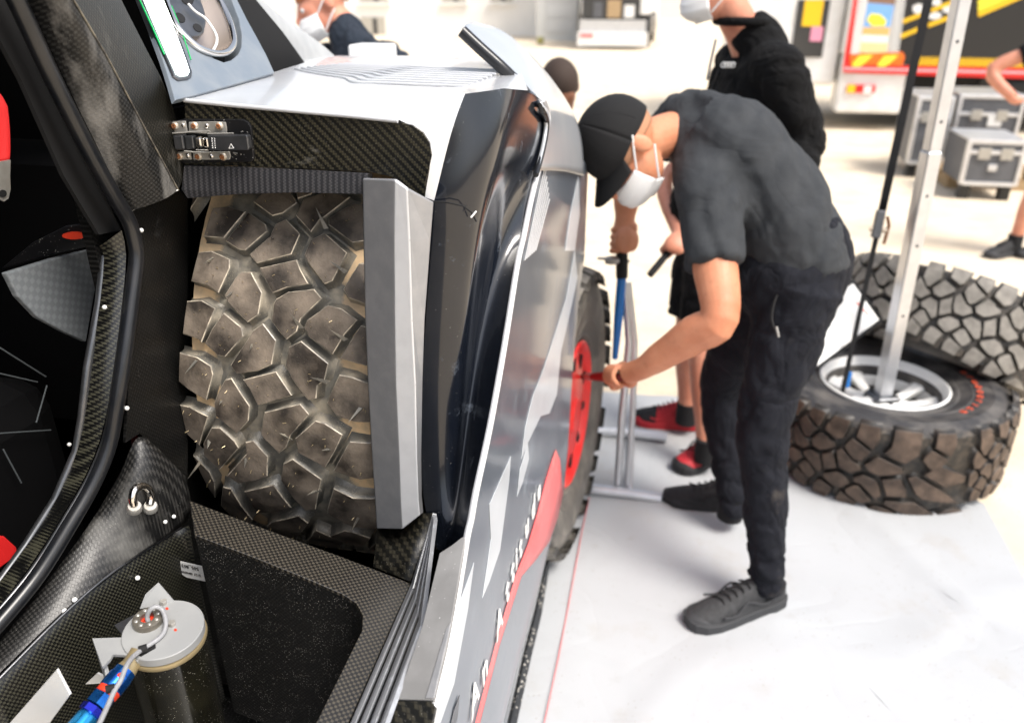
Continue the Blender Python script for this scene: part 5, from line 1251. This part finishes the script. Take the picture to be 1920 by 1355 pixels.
# white board with black edge lying across the two
wb = empty('white_board', U(1590, 640, d=3.1), 'white board with black edging resting between the mechanic and the loose tyre', 'board')
bc = [U(1600, 527, d=3.12), U(1652, 600, d=3.16), U(1532, 690, d=3.0), U(1478, 610, d=2.96)]
put(plate('board_panel', bc, .012, m_white, None, .001), wb)
cb = sum(bc, V())/4; nb_ = (bc[1]-bc[0]).cross(bc[3]-bc[0]).normalized(); nb_ = nb_ if nb_.z > 0 else -nb_
for i in range(4): put(tube('board_edge', [bc[i]-nb_*.006, bc[(i+1) % 4]-nb_*.006], .010, m_black, None, 8), wb)
put(plate('red_line', [lerp(bc[0], bc[1], .25)+(cb-bc[0])*.25+nb_*.002, lerp(bc[0], bc[1], .85)+(cb-bc[1])*.18+nb_*.002, lerp(bc[0], bc[1], .86)+(cb-bc[1])*.21+nb_*.002, lerp(bc[0], bc[1], .25)+(cb-bc[0])*.28+nb_*.002], .001, m_redan), wb)
# tent pole: square tube standing in the rim
pb = U(1655, 742, z=.25); pt = U(1804, -8, y=pb.y-.02)
pd_ = (pt-pb).normalized()
pole = empty('tent_pole', pb, 'upright square aluminium tent pole standing in the white-rimmed wheel', 'pole')
PM = axis_matrix(pb, pd_, V((0, 1, 0)))
def sq(name, r, z0, z1, mt, Mx, par):
    bm = bmesh.new(); bmesh.ops.create_cube(bm, size=1)
    for v in bm.verts: v.co = V((v.co.x*2*r, v.co.y*2*r, lerp(z0, z1, v.co.z+.5)))
    bmesh.ops.transform(bm, matrix=Mx @ Matrix.Rotation(.35, 4, 'Z'), verts=bm.verts); o = bm_obj(name, bm, mt); bevel(o, r*.22, 3); return put(o, par)
sq('outer_tube', .026, 0, .95, m_alu, PM, pole); sq('inner_tube', .0225, .95, 2.9, m_alu, PM, pole); sq('foot', .05, -.01, .012, m_steel_dk, PM, pole)
for z_ in (.35, .62, .80, 1.05, 1.3): put(lathe('pole_pin', [(0, .003), (.004, .003), (.006, 0)], m_steel_dk, None, 10, PM @ Matrix.Rotation(.35, 4, 'Z') @ Matrix.Translation((0, -.026 if z_ < .95 else -.0225, z_)) @ Matrix.Rotation(pi/2, 4, 'X')), pole)
# guy strap with ratchet
s0, s1 = U(1578, 742, z=.28), U(1743, -10, d=2.70)
strap = empty('guy_strap', s0, 'black guy strap with ratchet running up beside the aluminium pole', 'strap')
sd_ = (s1-s0).normalized(); ss = sd_.cross(V((0, 1, 0))).normalized()
for a_, b_, w_, nm in ((0, .52, .009, 'strap_lower'), (.45, 1.4, .014, 'strap_upper')):
    pa, pb2 = s0+(s1-s0)*a_, s0+(s1-s0)*b_
    put(plate(nm, [pa-ss*w_, pa+ss*w_, pb2+ss*w_, pb2-ss*w_], .003, m_strap), strap)
rc = lerp(s0, s1, .46)
rb = put(box('ratchet_body', (-.020, -.014, -.05), (.012, .012, .05), m_steel_dk, None, .004, axis_matrix(rc, sd_)), strap)
put(tube('ratchet_handle', [rc-ss*.022+sd_*.03, rc-ss*.034, rc-ss*.030-sd_*.07], .006, m_rust, None, 8), rb)
put(tube('ratchet_spool', [rc-ss*.03-sd_*.02, rc+ss*.03-sd_*.02], .009, m_boltw, None, 10), rb)
put(box('strap_end', (-.012, -.006, -.015), (.012, .006, .05), m_bluepl, None, .003, axis_matrix(U(1577, 718, z=.31)+ss*-.02, sd_)), strap)

# jack stand by the front wheel
js = empty('jack_stand', U(1172, 905, z=0), 'silver tubular jack stand with blue cylinder beside the red front wheel', 'jack')
jb = U(1165, 905, z=.04); 
put(tube('base_bar', [U(1098, 915, z=.03), U(1180, 925, z=.03), U(1240, 934, z=.03)], .020, m_alu, None, 14), js)
put(tube('base_bar', [U(1112, 808, z=.03), U(1190, 812, z=.03), U(1250, 820, z=.03)], .020, m_alu, None, 14), js)
put(tube('side_tube', [U(1158, 908, z=.04), U(1166, 780, d=2.86), U(1180, 640, d=2.76), U(1172, 530, d=2.70)], .014, m_alu, None, 14), js)
put(tube('side_tube', [U(1176, 908, z=.04), U(1186, 780, d=2.86), U(1190, 640, d=2.76), U(1178, 530, d=2.70)], .011, m_alu, None, 14), js)
put(tube('blue_cylinder', [U(1153, 672, d=2.78), U(1160, 590, d=2.72), U(1166, 512, d=2.68)], [.010, .016, .016], m_bluepl, None, 16), js)
put(tube('grip', [U(1166, 520, d=2.68), U(1166, 490, d=2.66), U(1166, 455, d=2.64)], [.020, .021, .017], m_black, None, 16), js)
put(tube('cross_pin', [U(1120, 484, d=2.665), U(1150, 486, d=2.665), U(1180, 490, d=2.67)], [.005, .006, .006], m_steel, None, 10), js)
put(lathe('valve_body', [(0, .03), (.014, .028), (.016, .0), (.012, -.02), (0, -.022)], m_steel, None, 16, axis_matrix(U(1146, 488, d=2.66), V((1, 0, .1)))), js)
put(tube('foot_link', [U(1180, 925, z=.03), U(1185, 812, z=.03)], .012, m_alu, None, 10), js)

# ---------------------------------------------------------------- background
def wall_plate(par, nm, px0, py0, px1, py1, Y, mt, off=0, t=.03):
    a, b = U(px0, py0, y=Y-off), U(px1, py1, y=Y-off)
    return put(box(nm, (min(a.x, b.x), Y-off, min(a.z, b.z)), (max(a.x, b.x), Y-off+t, max(a.z, b.z)), mt), par)
TYY = 11.6
tr0 = U(1556, 222, y=TYY)
trk = empty('support_truck', (4.5, 12.8, 0), 'white support truck with red and black side and yellow print', 'truck')
x0 = U(1560, 100, y=TYY).x
put(box('truck_body', (x0+.12, TYY, .95), (9.5, TYY+2.4, 3.6), m_white, None, .03), trk)
put(box('lower_skirt', (x0+.15, TYY+.02, U(1640, 214, y=TYY).z), (U(1700, 150, y=TYY).x, TYY+.5, .955), m_white, None, .04), trk)
put(box('chassis', (x0+.5, TYY+.3, .25), (9.4, TYY+2.2, .94), m_black), trk)
for wx in (3.2, 7.6): put(lathe('wheel', [(0, .02), (.25, .02), (.28, .0), (.48, .0), (.5, -.03), (.5, -.25)], m_blackrub, None, 32, axis_matrix((wx+1.0, TYY+.28, .5), (0, -1, 0))), trk)
put(box('cab_side', (x0-1.3, TYY+.15, .55), (x0+.11, TYY+2.2, 2.7), m_white, None, .06), trk)
wall_plate(trk, 'cab_window', 1497, 0, 1541, 108, TYY, m_glass, -.13, .02); wall_plate(trk, 'cab_poster', 1510, 0, 1538, 50, TYY, m_yellow, -.12, .01); wall_plate(trk, 'cab_poster', 1522, 50, 1540, 78, TYY, mat('pink_print', (.75, .3, .42), .5), -.12, .01)
q = lambda X, Y: (1540+X/5.05, Y/5.05)
def tp_(nm, pts, mt, off): put(plate(nm, [U(*q(x, y), y=TYY-off) for x, y in pts], .01, mt), trk)
tp_('red_column', [(340,-200),(385,-200),(265,610),(210,610)], m_redpaint, .012)
tp_('red_rail', [(205,615),(1900,650),(2400,660),(2400,760),(1900,745),(205,690)], m_redpaint, .035); tp_('rail_shine', [(210,640),(2400,690),(2400,712),(210,662)], mat('pink_shine', (.80, .42, .45), .4), .05)
tp_('rope_column', [(440,-200),(470,-200),(350,520),(270,520),(330,200)], m_white, .012); tp_('black_panel', [(800,-250),(2400,-250),(2400,655),(790,620),(690,540)], m_truckblk, .012)
for k in range(24): 
    y_ = -60+k*25; xL = 335-.13*y_+50
    tp_('rope_turn', [(xL-45,y_),(xL+40,y_-4),(xL+40,y_+12),(xL-45,y_+14)], m_label, .02); xR = 760-.135*y_
    tp_('rope_turn', [(xR-45,y_),(xR+40,y_-4),(xR+40,y_+12),(xR-45,y_+14)], m_label, .02)
tp_('picture_sky', [(440,30),(690,50),(650,260),(400,260)], m_sky_bl, .014); tp_('picture_top', [(450,-200),(720,-200),(695,50),(440,40)], mat('brown_print', (.25, .15, .10), .5), .013)
tp_('picture_car', [(430,190),(470,130),(560,140),(620,200),(600,250),(480,250)], m_lemon, .018); tp_('picture_sand', [(400,260),(650,260),(635,340),(385,330)], mat('sand_print', (.72, .45, .15), .5), .014); tp_('picture_surf', [(385,330),(635,340),(630,410),(375,400)], mat('surf_print', (.6, .75, .75), .5), .014); tp_('picture_beach', [(375,400),(630,410),(615,520),(355,500)], mat('beach_print', (.80, .62, .32), .5), .014)
tp_('hazard_board', [(275,515),(770,495),(790,540),(765,625),(270,620)], m_orange, .022)
for a_ in (300, 540): tp_('hazard_stripe', [(a_,600),(a_+60,530),(a_+190,525),(a_+110,600),(a_+60,632),(a_-10,632)], m_lemon, .036)
for (xa, ya, xb, yb) in ((770,190,950,120),(750,330,920,260),(1040,85,1250,0),(1010,225,1280,125)): tp_('yellow_stroke', [(xa,ya),(xb,yb),(xb+6,yb+35),(xa+6,ya+38)], m_yellow, .022)
for (xa, ya, wd, hh) in ((865,40,95,95),(1045,-10,90,70),(1015,120,120,70),(1150,60,110,70)): 
    tp_('white_stroke', [(xa,ya+20),(xa+wd*.6,ya-4),(xa+wd,ya+8),(xa+wd,ya+hh*.7),(xa+wd*.5,ya+hh),(xa+4,ya+hh*.8)], m_label, .022)
for r_ in range(3):
    tp_('yellow_banner', [(1480,120-r_*55),(1900,-60-r_*55),(1920,-20-r_*55),(1490,165-r_*55)], m_lemon if r_ else m_yellow, .022)
for k in range(34): tp_('yellow_cord', [(920+k*40,545+k*.8),(945+k*40,540+k*.8),(940+k*40,622+k*.8),(910+k*40,622+k*.8)], m_yellow, .022)
tl3 = put(box('tail_lamp', (U(1588, 165, y=TYY).x, TYY-.02, U(1600, 174, y=TYY).z), (U(1641, 165, y=TYY).x, TYY+.03, U(1600, 159, y=TYY).z), m_redpaint, None, .01), trk)
put(box('lamp_amber', (U(1588, 165, y=TYY).x, TYY-.03, U(1600, 174, y=TYY).z), (U(1603, 165, y=TYY).x, TYY-.015, U(1600, 159, y=TYY).z), m_yellow), tl3); put(box('lamp_clear', (U(1619, 165, y=TYY).x, TYY-.03, U(1600, 175, y=TYY).z), (U(1634, 165, y=TYY).x, TYY-.015, U(1600, 160, y=TYY).z), m_label), tl3)

# flight cases on a pallet
def case(nm, px0, px1, pyb, ht, dep_, label, lid=.7):
    a, b = U(px0, pyb, z=.14), U(px1, pyb, z=.14); y_ = min(a.y, b.y); xa, xb = U(px0, pyb, y=y_).x, U(px1, pyb, y=y_).x; z0 = .14
    c = empty(nm, ((xa+xb)/2, y_+dep_/2, 0), label, 'flight case', 'flight cases by the truck')
    put(box('case_body', (xa, y_, z0), (xb, y_+dep_, z0+ht), m_case), c)
    e_ = .035
    for X in (xa-.012, xb-e_+.012): put(box('corner_rail', (X, y_-.014, z0-.004), (X+e_, y_+.03, z0+ht+.004), m_alu, None, .004), c)
    for Z in (z0-.012, z0+ht*lid, z0+ht-e_+.012): put(box('edge_rail', (xa+.02, y_-.013, Z), (xb-.02, y_+.02, Z+e_), m_alu, None, .004), c)
    put(box('lid_top', (xa-.012, y_-.012, z0+ht), (xb+.012, y_+dep_, z0+ht+.02), m_alu, None, .004), c)
    for fx in (.3, .7):
        X = lerp(xa, xb, fx); put(box('butterfly_latch', (X-.05, y_-.024, z0+ht*lid-.04), (X+.05, y_-.012, z0+ht*lid+.06), m_steel, None, .004), c)
    put(box('handle_dish', (lerp(xa, xb, .42), y_-.020, z0+ht*.32), (lerp(xa, xb, .58), y_-.002, z0+ht*.48), m_alu, None, .006), c)
    for X in (xa+.06, xb-.06): put(box('foot', (X-.04, y_+.02, 0 if nm == 'flight_case' else .0), (X+.04, y_+.12, z0-.005), m_blackrub), c)
    return c, xa, xb, y_
case('flight_case', 1700, 1762, 306, .62, .7, 'tall narrow grey flight case left of the tent pole by the truck')
c2, xa, xb, y_ = case('flight_case', 1775, 1892, 300, .62, .7, 'wide tall grey flight case with white label behind the small case')
put(box('case_sticker', (lerp(xa, xb, .5), y_-.018, .14+.34), (lerp(xa, xb, .72), y_-.003, .14+.44), m_label), c2)
case('flight_case', 1800, 1905, 344, .37, .6, 'low grey flight case with silver edges standing on a wooden pallet')
pa_, pb_ = U(1768, 352, z=0), U(1920, 352, z=0)
pal = empty('pallet', (pa_.x+.5, pa_.y+.3, 0), 'wooden pallet under the low grey flight case', 'pallet')
for k in range(3): put(box('deck_board', (pa_.x, pa_.y-.02+k*.26, .105), (pa_.x+1.3, pa_.y+.14+k*.26, .128), m_wood, None, .003), pal)
for k in range(3): put(box('block', (pa_.x+.02+k*.55, pa_.y-.01, 0), (pa_.x+.16+k*.55, pa_.y+.6, .104), m_wood, None, .003), pal)

# box truck with open rear, far off
Y2 = 27.0
bt = empty('box_truck', (-1.6, 29, 0), 'white box truck with open rear parked across the yard', 'truck')
a, b = U(1086, 92, y=Y2), U(1212, 92, y=Y2)
put(box('cargo_box', (a.x, Y2+.05, 1.0), (b.x, Y2+6, 3.4), m_white, None, .03), bt)
wall_plate(bt, 'open_doorway', 1091, 34, 1203, -20, Y2, m_glass, -.03, .04); wall_plate(bt, 'tail_lift', 1086, 62, 1212, 38, Y2, m_alu, .06, .1); wall_plate(bt, 'rear_bumper', 1082, 86, 1214, 62, Y2, m_white, .25, .3)
for x0_, x1_, y0_, y1_, mm_ in ((1112,1130,34,4,m_case),(1138,1165,34,0,m_wood),(1170,1190,34,10,m_white)): wall_plate(bt, 'cargo_crate', x0_, y0_, x1_, y1_, Y2, mm_, .0, .02)
wall_plate(bt, 'rear_lamp', 1088, 70, 1112, 64, Y2, m_redpatch, .27, .02)
for y__ in (Y2+1.2, Y2+4.6): put(lathe('wheel', [(0, .02), (.25, .02), (.30, 0), (.45, 0), (.5, -.04), (.5, -.3)], m_blackrub, None, 28, axis_matrix((b.x+.04, y__, .5), (1, 0, 0))), bt)
put(box('side_guard', (b.x-.06, Y2+1.8, .35), (b.x+.02, Y2+4.0, .95), m_steel_dk), bt); put(box('chassis', (a.x+.1, Y2+.2, .3), (b.x-.1, Y2+5.8, .98), m_black), bt)
put(box('cab', (a.x, Y2+6.1, .5), (b.x, Y2+7.8, 2.8), m_white, None, .1), bt)

# buildings that close the yard
m_wall = mat('white_render', (.82, .81, .78), .8, col2=(.78, .77, .74), ns=2)
bd = empty('white_building', (-9, 36, 0), 'long white rendered building with tall windows behind the red-haired person', 'building')
YB = 34.0; bl, brr = U(300, 100, y=YB).x, U(1004, 92, y=YB).x
put(box('wall', (bl-12, YB, -.02), (brr, YB+8, 7), m_wall), bd)
for x0_, x1_, y0_, y1_ in ((676, 724, 5, -70), (680, 722, 84, 32), (830, 872, 5, -70), (560, 604, 5, -70), (920, 962, 5, -70)):
    a, b = U(x0_, y0_, y=YB), U(x1_, y1_, y=YB)
    wd = put(box('window', (a.x, YB-.05, a.z), (b.x, YB+.02, b.z), mat('blind_grey', (.42, .40, .35), .6)), bd)
    put(box('pane', (lerp(a.x, b.x, .50), YB-.06, a.z+.05), (lerp(a.x, b.x, .68), YB-.045, b.z-.05), m_glass), wd); put(box('sill', (a.x-.1, YB-.15, a.z-.1), (b.x+.1, YB+.01, a.z-.002), m_white), wd)
gw = empty('grey_outbuilding', (-2, 33, 0), 'pale grey shuttered outbuilding between white building and box truck', 'building')
a, b = U(1006, 92, y=31), U(1080, 92, y=31); put(box('wall', (a.x, 31, -.02), (b.x, 33.8, 5), mat('grey_metal_wall', (.55, .56, .55), .6)), gw)
for k in range(9): put(box('shutter_slat', (a.x+.35, 30.97, .3+k*.5), (b.x-.1, 31.01, .76+k*.5), mat('shutter', (.52, .53, .53), .5)), gw)
bo = box('bollard', (U(1006, 90, y=29).x, 29, 0), (U(1018, 90, y=29).x, 29.25, U(1010, 70, y=29).z), mat('olive_paint', (.32, .30, .10), .6), None, .05); tag(bo, 'short olive bollard in front of the pale grey outbuilding', 'bollard')
pw = empty('perimeter_wall', (10, 60, 0), 'long pale perimeter wall closing the far side of the yard', 'wall')
put(box('wall', (-40, 58, -.02), (58, 58.6, 7.5), mat('pale_plaster', (.70, .68, .62), .9)), pw); put(box('coping', (-40.1, 57.9, 7.5), (58.1, 58.7, 7.7), m_wall), pw)
